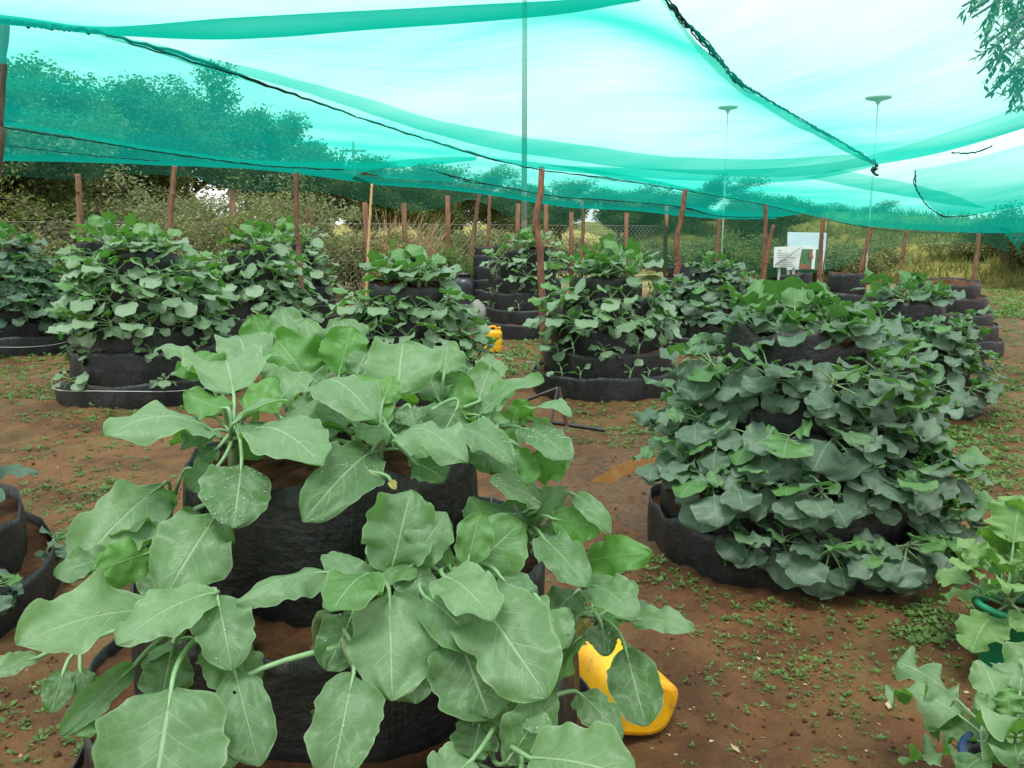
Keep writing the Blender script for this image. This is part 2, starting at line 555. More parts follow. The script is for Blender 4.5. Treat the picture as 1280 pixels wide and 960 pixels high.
def vnoise(x, y, seed):
    xi, yi = np.floor(x).astype(int), np.floor(y).astype(int)
    xf, yf = x - xi, y - yi
    xf, yf = xf * xf * (3 - 2 * xf), yf * yf * (3 - 2 * yf)

    def h(a, b):
        n = (a * 374761393 + b * 668265263 + seed * 974711) & 0x7fffffff
        n = ((n ^ (n >> 13)) * 1274126177) & 0x7fffffff
        return ((n ^ (n >> 16)) & 0xffff) / 65535.0
    return (h(xi, yi) * (1 - xf) + h(xi + 1, yi) * xf) * (1 - yf) + (h(xi, yi + 1) * (1 - xf) + h(xi + 1, yi + 1) * xf) * yf


def fbm(x, y, seed, o=4):
    a, s, tot = 1.0, 0.0, 0.0
    for k in range(o):
        s = s + a * vnoise(x * 2 ** k, y * 2 ** k, seed + k)
        tot += a
        a *= 0.55
    return s / tot


PUD = [gnd(*p) for p in ((752, 596), (775, 583), (800, 571), (830, 556), (856, 544))]


def seg_dist(x, y, pts):
    best = np.full(np.shape(x), 1e9)
    for a, b in zip(pts, pts[1:]):
        dx, dy = b.x - a.x, b.y - a.y
        tt = np.clip(((x - a.x) * dx + (y - a.y) * dy) / (dx * dx + dy * dy), 0, 1)
        best = np.minimum(best, np.hypot(x - a.x - tt * dx, y - a.y - tt * dy))
    return best


RUT = [gnd(*p) for p in ((690, 700), (745, 640), (800, 590), (880, 540), (950, 505))]
RUT2 = [gnd(*p) for p in ((760, 690), (800, 630), (850, 575), (905, 545))]


def ground_z(x, y):
    x, y = np.asarray(x, float), np.asarray(y, float)
    z = 0.05 * (fbm(x * 1.1, y * 1.1, 3, 3) - 0.5) + 0.075 * (fbm(x * 5, y * 5, 11, 3) - 0.5) + 0.034 * (fbm(x * 22, y * 22, 21, 2) - 0.5)
    d = np.minimum(seg_dist(x, y, RUT), seg_dist(x, y, RUT2))
    z = z - 0.05 * np.exp(-(d / 0.13) ** 2) + 0.03 * np.exp(-((d - 0.3) / 0.12) ** 2)
    chop = np.exp(-(d / 0.8) ** 2)
    z = z + chop * 0.085 * (fbm(x * 8, y * 8, 31, 3) - 0.5)
    dp = seg_dist(x, y, PUD)
    z = z * (1 - np.exp(-(dp / 0.35) ** 2) * 0.8) - 0.06 * np.exp(-(dp / 0.10) ** 2) + 0.012 * np.exp(-((dp - 0.3) / 0.12) ** 2)
    return np.where(y > 14, z * 0.5, z)


def axis(lo, hi, fine_lo, fine_hi, step, far):
    a = list(np.arange(fine_lo, fine_hi, step))
    s, p = step, fine_hi
    while p < hi:
        a.append(p); s *= 1.25; p += s
    a.append(hi)
    s, p = step, fine_lo - step
    while p > lo:
        a.insert(0, p); s *= 1.25; p -= s
    a.insert(0, lo)
    return np.array(a)


gx = axis(-300, 300, -4.2, 4.6, 0.036, 0)
gy = axis(-20, 500, 1.6, 10.5, 0.036, 0)
X, Y = np.meshgrid(gx, gy)
Z = ground_z(X, Y)
nyy, nxx = X.shape
gme = bpy.data.meshes.new('ground')
idx = np.arange(nxx * nyy).reshape(nyy, nxx)
faces = np.stack([idx[:-1, :-1], idx[:-1, 1:], idx[1:, 1:], idx[1:, :-1]], -1).reshape(-1, 4)
gme.from_pydata(np.stack([X, Y, Z], -1).reshape(-1, 3).tolist(), [], faces.tolist())
gme.materials.append(M['ground'])
gme.polygons.foreach_set('use_smooth', np.ones(len(faces), dtype=bool))
wet = np.exp(-(np.minimum(np.minimum(seg_dist(X, Y, RUT), seg_dist(X, Y, RUT2)), seg_dist(X, Y, PUD)) / 0.55) ** 2)
wet = np.clip(wet * (0.5 + 1.0 * fbm(X * 3, Y * 3, 51, 3)), 0, 1)
wa = gme.attributes.new('wet', 'FLOAT', 'POINT')
wa.data.foreach_set('value', wet.ravel().astype(np.float32))
tag(link('ground', gme), kind='structure')

pm = MB()
c0 = sum(PUD, Vector()) / len(PUD)
ring = []
for k in range(40):
    a = 2 * math.pi * k / 40
    ax = (PUD[-1] - PUD[0]).normalized()
    sx_ = Vector((-ax.y, ax.x, 0))
    ring.append(c0 + ax * math.cos(a) * 1.2 + sx_ * math.sin(a) * 0.17 * (1 + 0.5 * mnoise.noise(Vector((math.cos(a) * 2, math.sin(a) * 2, 4)))))
pm.add([(p.x, p.y, -0.028) for p in ring], [tuple(range(40))])
tag(pm.build('puddle', M['muddy_water']), kind='structure')


HILLS = {}


def hill(name, mat, pts, width, height, seed):
    """a long mound following pts (world x,y)"""
    mb = MB()
    line = interp([Vector((p[0], p[1], 0)) for p in pts], 70)
    P = []
    for i, p in enumerate(line):
        tn = (line[min(i + 1, 69)] - line[max(i - 1, 0)]).normalized()
        nn = Vector((-tn.y, tn.x, 0))
        row = []
        end = min(1.0, min(i, 69 - i) / 10)
        for j in range(25):
            s = j / 24 * 2 - 1
            q = p + nn * s * width
            hgt = height * (1 - s * s) ** 1.3 * end * (0.9 + 0.45 * mnoise.noise(Vector((q.x * 0.09, q.y * 0.09, seed))) + 0.12 * mnoise.noise(Vector((q.x * 0.7, q.y * 0.7, seed))))
            row.append((q.x, q.y, max(-0.4, hgt) - 0.15))
        P.append(row)
    mb.grid(P)
    HILLS[name] = P
    return tag(mb.build(name, M[mat]), kind='structure')


hill('earth_bank', 'hill_earth', [(-42, 13), (-27, 23), (-17, 29), (-9, 33)], 6, 4.0, 1)
hill('hill', 'hill_grass', [(4, 48), (16, 45), (30, 39), (46, 26)], 12, 2.9, 7)
hill('grass_bank', 'hill_grass', [(11, 37), (17, 32), (21, 25), (24, 16)], 5.5, 2.0, 12)
hill('distant_hill', 'hill_grass', [(-140, 150), (-60, 180), (40, 190), (150, 160)], 45, 4.0, 3)


# ------------------------------------------------------------------ kale leaves
OUT = [(0, .10), (.03, .30), (.07, .52), (.14, .74), (.25, .92), (.38, 1.0), (.52, .99), (.66, .92), (.78, .79), (.88, .60), (.95, .38), (1, .06)]


def outline(u):
    for (a, wa), (b, wb) in zip(OUT, OUT[1:]):
        if u <= b:
            return wa + (wb - wa) * (u - a) / (b - a)
    return 0.05


def smooth01(x):
    x = min(1, max(0, x))
    return x * x * (3 - 2 * x)


def add_blade(mb, mid, nrm, W, rnd, nv=8, cup=0.1, wave=0.12, scal=0.05, tint=0.5, young=0.0, mat=0, curl=0.0, fq=(5.0, 7.5)):
    """mid: points along the midrib, nrm: upper-side normals, W: full width"""
    n = len(mid)
    ph = [rnd.uniform(0, 6.28) for _ in range(6)]
    fr = [rnd.uniform(1.6, 2.6), rnd.uniform(1.6, 2.6), rnd.uniform(*fq)]
    asym = rnd.uniform(-0.07, 0.07)
    rows, lc, frames = [], [], []
    for i in range(n):
        u = i / (n - 1)
        T = (mid[min(i + 1, n - 1)] - mid[max(i - 1, 0)]).normalized()
        N = (nrm[i] - T * nrm[i].dot(T)).normalized()
        S = T.cross(N)
        w = outline(u) * W * 0.5
        row = []
        for j in range(nv + 1):
            v = j / nv * 2 - 1
            sg = 1 if v >= 0 else 0
            av = abs(v)
            e1 = mnoise.noise(Vector((u * fr[2] * 1.5, sg * 7 + ph[0], ph[1])))
            e2 = mnoise.noise(Vector((u * fr[2] * 0.6, sg * 5 + ph[2], ph[3])))
            ww = w * (1 + asym * (1 if sg else -1)) * (1 + av * (scal * 2.6 * e1 + 0.20 * e2))
            lift = cup * av ** 1.6 * w + wave * W * 0.5 * av * av * math.sin(6.28 * fr[sg] * u + ph[4 + sg]) * (0.4 + 0.6 * outline(u))
            lift += wave * W * 0.85 * av ** 2.5 * mnoise.noise(Vector((u * fr[2] * 1.1, sg * 9 + ph[4], ph[5])))
            puck = 0.075 * W * mnoise.noise(Vector((u * 4.2 + ph[0], v * 2.2, ph[1]))) * min(1, 3 * av)
            if curl:
                a = curl * av
                off = S * (math.copysign(1, v) * ww * (math.sin(a) / curl if curl else av)) + N * (ww * (1 - math.cos(a)) / curl)
            else:
                off = S * v * ww
            row.append(mid[i] + off + N * (lift + puck))
            lc.append((u, v, tint))
        rows.append(row)
        frames.append((mid[i], T, N, S, w))
    nj = nv + 1
    fs = [(i * nj + j, i * nj + j + 1, (i + 1) * nj + j + 1, (i + 1) * nj + j) for i in range(n - 1) for j in range(nv)]
    # winding: geometric normal along N
    a, b, c = rows[n // 2][0], rows[n // 2][1], rows[n // 2 + 1][0]
    if (b - a).cross(c - a).dot(frames[n // 2][2]) < 0:
        fs = [tuple(reversed(f)) for f in fs]
    mb.add([p for r in rows for p in r], fs, mat, lc, young)
    return rows, frames


def bez2(a, b, c, n):
    return [a * (1 - t) ** 2 + b * 2 * t * (1 - t) + c * t * t for t in (i / (n - 1) for i in range(n))]


WILT = 0.010


def rosette(nleaf, L, h, seed, nu=8, nv=6, arc=360.0, young_n=3, mats=0, elev=(62, 5), droop=(70, 105), leafw=(0.62, 0.85), wave=0.16, scal=0.07, lobes=True, tw=40):
    """a kale plant round its own stem, +x is where it leans out"""
    rnd = random.Random(seed)
    fol, stm = MB(), MB()
    lean = rnd.uniform(0.0, 0.25) * h
    top = Vector((lean, rnd.uniform(-.1, .1) * h, h))
    stm.tube([(0, 0, -0.03), (lean * 0.3, 0, h * 0.5), top], [L * 0.06, L * 0.055, L * 0.045], 6)
    for k in range(nleaf):
        f = k / max(1, nleaf - 1)                  # 0 oldest .. 1 youngest
        az = R(((k * 137.5 + rnd.uniform(-22, 22)) % 360 - 180) * arc / 360.0)
        ln = L * (0.70 + 0.40 * math.sin(3.0 * (0.15 + 0.8 * (1 - f)))) * rnd.uniform(0.66, 1.2)
        if f > 0.85: ln *= 0.6
        e0 = R(elev[1] + (elev[0] - elev[1]) * f ** 1.2 + rnd.uniform(-20, 20))
        bend = R(rnd.uniform(*droop)) * (1 - 0.55 * f)
        lp = rnd.uniform(0.38, 0.55)
        s0 = Vector((lean, 0, 0)) * (0.35 + 0.65 * f) + Vector((0, 0, h * (0.35 + 0.65 * f)))
        d2 = Vector((math.cos(az), math.sin(az), 0))
        twist = R(rnd.uniform(-tw, tw))
        np_ = 5
        tot = np_ + nu
        p, pts, ns = s0.copy(), [], []
        for i in range(tot):
            s = i / (tot - 1)
            e = e0 - bend * s ** 1.5
            tdir = d2 * math.cos(e) + Vector((0, 0, 1)) * math.sin(e)
            nn = d2 * -math.sin(e) + Vector((0, 0, 1)) * math.cos(e)
            nn = Matrix.Rotation(twist * s, 3, tdir) @ nn
            pts.append(p.copy()); ns.append(nn)
            p += tdir * (ln * (lp / np_ if i < np_ else (1 - lp) / (nu - 1)))
        yg = 0.0
        if f > 1 - young_n / nleaf: yg = rnd.uniform(0.3, 0.85)
        tint = rnd.random()
        W = ln * (1 - lp) * rnd.uniform(*leafw) * 1.28
        stm.tube(pts[:np_ + 2], [L * 0.024, L * 0.02, L * 0.018, L * 0.016, L * 0.014, L * 0.012, L * 0.008], 5, 1)
        add_blade(fol, pts[np_:], ns[np_:], W, rnd, nv, rnd.uniform(-0.15, 0.12), wave * rnd.uniform(0.6, 1.4), scal, tint, yg, mat=1 if (rnd.random() < WILT and f < 0.5) else 0, fq=(nu * 0.2, nu * 0.28))
        if lobes and rnd.random() < 0.5:           # little ears on the leaf stalk
            for sgn in (-1, 1):
                b = pts[np_ - 1]
                T = (pts[np_] - pts[np_ - 2]).normalized()
                S = T.cross(ns[np_ - 1]) * sgn
                add_blade(fol, [b + S * ln * q + T * ln * q * 0.4 for q in (0, 0.03, 0.06, 0.08)], [ns[np_ - 1]] * 4, ln * 0.06, rnd, 2, 0, 0.1, 0, tint, yg)
    return fol, stm


# ------------------------------------------------------------------ planter towers
ORD = ['top', 'second', 'third', 'fourth', 'fifth', 'sixth', 'seventh']
NTH = ['leftmost', 'second from left', 'third from left', 'fourth from left', 'fifth from left', 'sixth from left', 'seventh from left', 'eighth from left', 'ninth from left', 'tenth from left', 'eleventh from left', 'twelfth from left', 'thirteenth from left', 'fourteenth from left']


def tower(cx, cy, tiers, seed, label, lean=0.0, torn=False, wire=False, res=72):
    """tiers: (radius, rim height) top first; the ring of each tier is a part, the earth in it a sub-part"""
    rnd = random.Random(seed)
    root = empty('planter_tower', (cx, cy, 0))
    tag(root, label, 'planter tower', 'black planter towers')
    info = []
    for k, (r, zt) in enumerate(tiers):
        zb = (tiers[k + 1][1] - 0.09) if k + 1 < len(tiers) else -0.05
        ox, oy = rnd.uniform(-.025, .025), rnd.uniform(-.025, .025)
        sd = seed * 13.7 + k * 5.1
        tilt = rnd.uniform(-.03, .03), rnd.uniform(-.03, .03)

        def rad(a, z, inner=0.0):
            w = 0.035 * mnoise.noise(Vector((math.cos(a) * 1.3, math.sin(a) * 1.3, sd))) + 0.026 * mnoise.noise(Vector((math.cos(a) * 4, math.sin(a) * 4, sd + z * 3)))
            bulge = 0.008 * math.sin(math.pi * min(1, max(0, (z - zb) / max(0.05, zt - zb))))
            return r * (1 + w) + bulge - inner

        def rim(a):
            q = zt + tilt[0] * math.cos(a) + tilt[1] * math.sin(a) + 0.034 * mnoise.noise(Vector((math.cos(a) * 2.6, math.sin(a) * 2.6, sd + 9))) + 0.008 * mnoise.noise(Vector((math.cos(a) * 11, math.sin(a) * 11, sd)))
            if torn:
                q += 0.07 * mnoise.noise(Vector((math.cos(a) * 3, math.sin(a) * 3, sd + 3)))
            return q
        mb = MB()
        P = []
        for s in range(9):
            row = []
            for j in range(res):
                a = 2 * math.pi * j / res
                z = zb + (rim(a) - zb) * s / 8
                rr = rad(a, z)
                if s == 8: rr -= 0.003
                row.append((ox + math.cos(a) * rr, oy + math.sin(a) * rr, z))
            P.append(row)
        for s in (8, 5, 2):
            row = []
            for j in range(res):
                a = 2 * math.pi * j / res
                z = zb + (rim(a) - zb) * s / 8
                row.append((ox + math.cos(a) * rad(a, z, 0.009), oy + math.sin(a) * rad(a, z, 0.009), z - 0.001))
            P.append(row)
        mb.grid(P, wrap=True)
        ring = mb.build('tier_ring', M['black_sheet'], root)
        # earth
        sb = MB()
        P = []
        rin = tiers[k - 1][0] * 0.85 if k else 0.0
        nr = 8
        for s in range(nr + 1):
            row = []
            for j in range(res):
                a = 2 * math.pi * j / res
                q = rim(a) - (0.035 if not torn else 0.06)
                rr = rin + (rad(a, q, 0.010) - rin) * s / nr
                x, y = ox + math.cos(a) * rr, oy + math.sin(a) * rr
                z = q + 0.035 * (1 - s / nr) + 0.020 * mnoise.noise(Vector((x * 9, y * 9, sd))) + 0.012 * mnoise.noise(Vector((x * 25, y * 25, sd)))
                row.append((x, y, z))
            P.append(row)
        sb.grid(P, wrap=True)
        sb.build('soil', M['tower_soil'], ring)
        info.append(dict(r=r, z=zt, rin=rin, ox=ox, oy=oy))
        if wire and k == len(tiers) - 1:
            wb = MB()
            pts = []
            for j in range(49):
                a = 2 * math.pi * j / 48
                z = zt * 0.62 + 0.02 * math.sin(a * 3)
                rr = rad(a, z) + 0.004
                pts.append((ox + math.cos(a) * rr, oy + math.sin(a) * rr, z))
            wb.tube(pts, 0.0035, 4, cap=False)
            wb.build('wire', M['white_wire'], root)
    root['tiers'] = len(tiers)
    return root, info


class Kinds:
    pass


def plant_proto(name, mats, seed, **kw):
    fol, stm = rosette(seed=seed, **kw)
    return dict(fol=fol.mesh('foliage', [M[mats], M['leaf_wilted']]), stm=stm.mesh('stem', [M['stem'], M['petiole']]), one=None, src=(fol, stm, mats))


def merged(p):
    if p['one'] is None:
        fol, stm, mats = p['src']
        mb = MB()
        mb.add(fol.v, fol.f, 0, fol.lc)
        mb.m = [2 if q else 0 for q in fol.m]
        mb.yg = list(fol.yg)
        o = len(mb.v)
        mb.v += stm.v
        mb.f += [tuple(i + o for i in f) for f in stm.f]
        mb.m += [1] * len(stm.f)
        mb.lc += stm.lc
        mb.yg += stm.yg
        p['one'] = mb.mesh('kale_plant', [M[mats], M['petiole'], M['leaf_wilted']])
    return p['one']


def put_plant(p, loc, rz, tilt, scale, parts, name='kale_plant'):
    rot = (Matrix.Rotation(rz, 3, 'Z') @ Matrix.Rotation(tilt, 3, 'Y')).to_euler()
    if parts:
        o = empty(name, loc)
        for nm, me in (('foliage', p['fol']), ('stem', p['stm'])):
            link(nm, me, o)
    else:
        o = link(name, merged(p))
        o.location = loc
    o.rotation_euler = rot
    o.scale = (scale,) * 3
    return o


ROWS = []


def plant_tower(tw, protos, counts, phrase, seed, scales, parts, tilt=(0.15, 0.5), arc=205, skip=0.0, small=None, group=None, topprotos=None, facing=None, spans=None):
    """counts: plants per tier on the side towards the camera"""
    root, info = tw
    rnd = random.Random(seed)
    cx, cy = root.location.x, root.location.y
    face = math.atan2(-cy, -cx) if facing is None else facing
    for k, n in enumerate(counts):
        row = []
        i = info[k]
        for q in range(n):
            if k == 0:
                if n == 1: a, rr = face, 0.0
                else:
                    a = face + 2 * math.pi * (q + rnd.uniform(-.2, .2)) / n
                    rr = i['r'] * rnd.uniform(0.45, 0.8)
                    if q == n - 1 and n > 4: rr = i['r'] * 0.1
            else:
                lo_, hi_ = (spans or {}).get(k, (-arc / 2, arc / 2))
                a = face + R(lo_ + (hi_ - lo_) * (q + 0.5 + rnd.uniform(-.28, .28)) / n)
                rr = i['rin'] / 0.85 + (i['r'] - i['rin'] / 0.85) * rnd.uniform(0.45, 0.85)
            if rnd.random() < skip: continue
            loc = Vector((cx + i['ox'] + math.cos(a) * rr, cy + i['oy'] + math.sin(a) * rr, i['z'] - 0.03))
            sc = rnd.uniform(*scales[min(k, len(scales) - 1)])
            pr = rnd.choice(topprotos if (k == 0 and topprotos) else protos)
            seedl = False
            if small and rnd.random() < small[min(k, len(small) - 1)]:
                pr = rnd.choice(SEEDL); seedl = True; sc = rnd.uniform(0.7, 1.3)
            ti = rnd.uniform(*tilt) * (0.45 if k == 0 else 1) * (0.3 if seedl else 1)
            o = put_plant(pr, loc, a + rnd.uniform(-.3, .3), ti, sc, parts and not seedl, 'kale_seedling' if seedl else 'kale_plant')
            row.append((to_px(loc)[0], o, seedl, sc))
        ROWS.append((k, row, phrase, group))


def tiers(n, rt, rb, zt, zb=None):
    zb = zb if zb is not None else zt / n
    return [(rt + (rb - rt) * k / max(1, n - 1), zt + (zb - zt) * k / max(1, n - 1)) for k in range(n)]


# prototypes: (per tower family)
BLUE = [plant_proto('b', 'kale_blue', 100 + s, nleaf=12, L=(0.25, 0.28)[s % 2], h=(0.14, 0.10)[s % 2], nu=13, nv=8, arc=(235, 210)[s % 2], elev=((66, -8), (50, -16))[s % 2], droop=((75, 125), (60, 110))[s % 2], leafw=(0.9, 1.12), wave=0.14, scal=0.05, tw=(45, 28)[s % 2]) for s in range(8)]
BLUET = [plant_proto('b', 'kale_blue', 140 + s, nleaf=12, L=0.25, h=0.07, nu=13, nv=8, arc=360, elev=(66, 6), droop=(50, 90), leafw=(0.8, 1.0), wave=0.17, scal=0.05, young_n=5) for s in range(3)]
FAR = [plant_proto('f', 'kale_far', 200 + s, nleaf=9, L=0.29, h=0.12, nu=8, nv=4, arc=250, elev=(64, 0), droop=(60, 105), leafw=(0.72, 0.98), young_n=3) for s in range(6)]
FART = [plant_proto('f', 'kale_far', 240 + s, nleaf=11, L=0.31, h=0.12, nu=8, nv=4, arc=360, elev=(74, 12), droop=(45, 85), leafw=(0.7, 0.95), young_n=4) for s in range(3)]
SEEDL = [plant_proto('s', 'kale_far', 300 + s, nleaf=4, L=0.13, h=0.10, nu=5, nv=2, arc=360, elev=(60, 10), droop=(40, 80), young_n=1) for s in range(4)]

T = {}


def ctr(px, Y):
    return (px - 640) / F * (Y * CP + 1.2 * SP), Y


# right dense tower
x, y = ctr(986, 4.42)
T['right'] = tower(x, y, tiers(5, 0.36, 0.75, 1.14, 0.22), 2, 'dense black planter tower buried in blue-green kale beside the puddle', torn=True)
plant_tower(T['right'], BLUE, [10, 13, 13, 13, 9], 'the dense tower beside the puddle', 21, [(.85, 1.05), (.75, 1.0), (.8, 1.05), (.75, 1.05), (.6, .95)], True, tilt=(.0, .65), arc=215, topprotos=BLUET, spans={1: (-130, 130), 3: (-66, 100), 4: (-22, 100)})
x, y = ctr(1126, 8.1)
T['behind_right'] = tower(x, y, tiers(4, 0.36, 0.70, 1.04), 3, 'black planter tower with blue-green kale, close behind the dense tower')
plant_tower(T['behind_right'], BLUE, [6, 7, 8, 7], 'the tower behind the dense one', 22, [(.9, 1.1)], False, topprotos=BLUET, arc=190)
x, y = ctr(186, 8.8)
T['left'] = tower(x, y, tiers(6, 0.36, 0.87, 1.46, 0.26), 4, 'tall black planter tower whose base ring is tied with white wire, kale hanging', wire=True)
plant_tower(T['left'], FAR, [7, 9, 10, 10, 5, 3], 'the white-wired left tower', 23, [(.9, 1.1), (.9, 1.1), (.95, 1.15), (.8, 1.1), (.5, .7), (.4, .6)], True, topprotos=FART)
x, y = ctr(8, 12.1)
T['left_edge'] = tower(x, y, tiers(6, 0.36, 0.85, 1.46), 5, 'leafy black planter tower cut by the left edge, smooth wire round its base', wire=True)
plant_tower(T['left_edge'], BLUE, [5, 6, 7, 7, 6], 'the tower cut by left edge', 24, [(1.1, 1.3)], False, topprotos=BLUET, arc=190)
x, y = ctr(132, 13.2)
T['left_back'] = tower(x, y, tiers(6, 0.36, 0.85, 1.52), 6, 'black planter tower mostly hidden behind the tall white-wired tower')
plant_tower(T['left_back'], FAR, [5, 5, 6, 5, 4], 'the tower behind the white-wired one', 25, [(1, 1.2)], False, topprotos=FART, arc=180)
x, y = ctr(322, 12.6)
T['mid_left'] = tower(x, y, tiers(6, 0.36, 0.85, 1.42), 7, 'leafy black planter tower left of the thin leaning net pole')
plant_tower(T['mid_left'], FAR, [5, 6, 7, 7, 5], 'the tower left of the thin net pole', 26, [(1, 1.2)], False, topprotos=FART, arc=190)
x, y = ctr(368, 15.6)
T['mid_left_back'] = tower(x, y, tiers(6, 0.36, 0.85, 1.5), 8, 'planter tower of round kale leaves just behind the thin leaning net pole')
plant_tower(T['mid_left_back'], FAR, [4, 5, 5, 4], 'the tower behind the thin net pole', 27, [(1, 1.2)], False, topprotos=FART, arc=170)
x, y = ctr(512, 7.75)
T['centre_left'] = tower(x, y, tiers(5, 0.34, 0.70, 1.22), 9, 'kale-covered black planter tower directly behind the nearest tower, left of the yellow can')
plant_tower(T['centre_left'], FAR, [9, 10, 11, 9], 'the tower left of the distant can', 28, [(.85, 1.05), (.75, .95), (.8, 1.0), (.8, 1.0)], True, topprotos=FART, arc=200)
x, y = ctr(757, 9.05)
T['centre'] = tower(x, y, tiers(5, 0.36, 0.765, 1.2, 0.24), 10, 'black planter tower beside the crooked central pole, lower rings nearly bare')
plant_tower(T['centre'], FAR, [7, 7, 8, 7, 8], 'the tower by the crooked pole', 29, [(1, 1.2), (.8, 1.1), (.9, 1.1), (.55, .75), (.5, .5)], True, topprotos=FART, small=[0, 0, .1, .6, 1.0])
x, y = ctr(660, 14.1)
T['centre_back'] = tower(x, y, tiers(6, 0.36, 0.80, 1.4), 11, 'black planter tower with sparse kale, behind the crooked central pole')
plant_tower(T['centre_back'], FAR, [5, 5, 5, 6, 6, 5], 'the sparse tower behind the pole', 30, [(.9, 1.1)], False, topprotos=FART, small=[0, .1, .5, .9, 1, 1])
x, y = ctr(890, 12.3)
T['centre_right'] = tower(x, y, tiers(5, 0.34, 0.78, 1.12), 12, 'planter tower with blue-grey kale between the central tower and the dense tower')
plant_tower(T['centre_right'], BLUE, [5, 6, 6, 5], 'the blue-grey tower behind the puddle', 31, [(1, 1.2)], False, topprotos=BLUET, arc=190)
x, y = ctr(610, 16.6)
tower(x, y, tiers(7, 0.23, 0.40, 1.42), 13, 'narrow unplanted black planter tower next to the black water tank', res=40)
x, y = ctr(1182, 12.0)
tower(x, y, tiers(5, 0.42, 0.76, 1.0), 14, 'stepped unplanted black planter tower near the sandy patch', res=48)
x, y = ctr(990, 13.6)
tower(x, y, tiers(4, 0.24, 0.62, 1.02), 15, 'unplanted black planter tower under the tilted white board', res=48)
x, y = ctr(1056, 12.6)
tower(x, y, tiers(4, 0.26, 0.66, 1.08), 16, 'unplanted black planter tower right of the paired poles and boards', res=48)
x, y = ctr(848, 15.2)
tower(x, y, tiers(5, 0.2, 0.7, 1.1), 17, 'unplanted black planter tower at the foot of the bent net pole', res=48)
T['low_left'] = tower(-2.90, 3.52, [(0.70, 0.43), (0.80, 0.21)], 18, 'low torn black planter ring with weeds at the left edge', torn=True)
plant_tower(T['low_left'], BLUE, [9, 4], 'the low torn tower', 32, [(1.2, 1.4), (.4, .5)], True, topprotos=BLUET, facing=0.2)

# ------------------------------------------------------------------ the nearest tower and its hand-placed plants
CX, CY = -0.44, 2.13
T['near'] = tower(CX, CY, [(0.365, 1.10), (0.52, 0.835), (0.62, 0.58), (0.70, 0.33)], 1, 'nearest black planter tower with huge pale kale leaves and water drops', res=120)
mb = MB()
e0 = up3(610, 574, 2.1); e1 = up3(603, 655, 2.1)
a0 = R(-8)
pts = []
for s in range(6):
    z = 1.09 - 0.16 * s / 5
    rr = 0.384
    pts.append([(CX + math.cos(a0 + d) * (rr + 0.004), CY + math.sin(a0 + d) * (rr + 0.004), z) for d in (-0.02, 0.02)])
near_ring = [c for c in T['near'][0].children][0]
near_ring_mat = noisy_mat('sheet_edge', (0.26, 0.27, 0.26), (0.36, 0.37, 0.35), 20, 0.5)
TOCAM_EYE = Vector((0, 0, CAMZ))


def px_leaf(plant, bx, by, bd, tx, ty, td, W, a=0.4, arch=0.10, stem=None, under=False, young=0.0, drops=0, tint=None, cup=0.1, wave=0.11, curl=0.0, mat='kale_front', seed=0, side=0.0):
    """one leaf of a foreground plant: where its blade starts and ends, its width in photo pixels, how much it faces up (a=1) or out (a=0)"""
    rnd = random.Random(seed * 7 + int(bx * 3 + by * 5 + tx))
    B, Tp = up3(bx, by, bd), up3(tx, ty, td)
    mdl = (B + Tp) / 2
    tc = (TOCAM_EYE - mdl).normalized()
    n = (Vector((0, 0, 1)) * a + tc * (1 - a) + Vector((side, 0, 0))).normalized()
    ax = (Tp - B)
    L = ax.length
    axn = ax.normalized()
    n = (n - axn * n.dot(axn)).normalized()
    if under: n = -n
    Wm = W / F * (bd + td) / 2
    ctrl = mdl + n * (arch * L) * 2
    mid = bez2(B, ctrl, Tp, 37)
    mb = MB()
    rows, frames = add_blade(mb, mid, [n] * 37, Wm, rnd, 18, cup, wave * 1.5, 0.05, rnd.random() if tint is None else min(1, max(0, tint * 1.1 - 0.1 + rnd.uniform(-.22, .12))), young, 0, curl or rnd.uniform(-.45, .35))
    if stem is not None:
        S = stem
        t0 = (mid[1] - mid[0]).normalized()
        dist = (B - S).length
        c1 = B - t0 * dist * 0.3 + Vector((0, 0, 0.12 * dist))
        pet = bez2(S, c1, B, 9) + [mid[2], mid[4], mid[7]]
        mb.tube(pet, [0.0065, 0.006, 0.0055, 0.005, 0.005, 0.0048, 0.0045, 0.0042, 0.004, 0.0034, 0.0026, 0.0012], 6, 1)
    mb = shift(mb, plant.location)
    lf = mb.build('leaf', [M[mat], M['petiole']], plant)
    if drops:
        db = MB()
        for q in range(drops):
            i, j = rnd.randint(2, 34), rnd.randint(1, 16)
            fu, fv = rnd.random(), rnd.random()
            p = (rows[i][j] * (1 - fu) + rows[i + 1][j] * fu) * (1 - fv) + (rows[i][j + 1] * (1 - fu) + rows[i + 1][j + 1] * fu) * fv
            nn = (rows[i][j + 1] - rows[i][j]).cross(rows[i + 1][j] - rows[i][j]).normalized()
            if nn.dot(frames[i][2]) < 0: nn = -nn
            r = rnd.choice((0.0008, 0.0010, 0.0013, 0.0016, 0.0024))
            a_ = nn.orthogonal().normalized()
            b_ = nn.cross(a_)
            vs = [p + nn * r * 0.95]
            for lvl, (hh, rr) in enumerate(((0.75, 0.7), (0.3, 1.0), (-0.2, 0.9))):
                for s in range(8):
                    an = s * math.pi / 4
                    vs.append(p + nn * r * hh + (a_ * math.cos(an) + b_ * math.sin(an)) * r * rr)
            fs = [(0, 1 + s, 1 + (s + 1) % 8) for s in range(8)]
            for lvl in (0, 1):
                o = 1 + lvl * 8
                fs += [(o + s, o + 8 + s, o + 8 + (s + 1) % 8, o + (s + 1) % 8) for s in range(8)]
            db.add(vs, fs)
        shift(db, plant.location)
        tag(db.build('water_drops', M['water_drop'], lf), kind='stuff')
    return lf


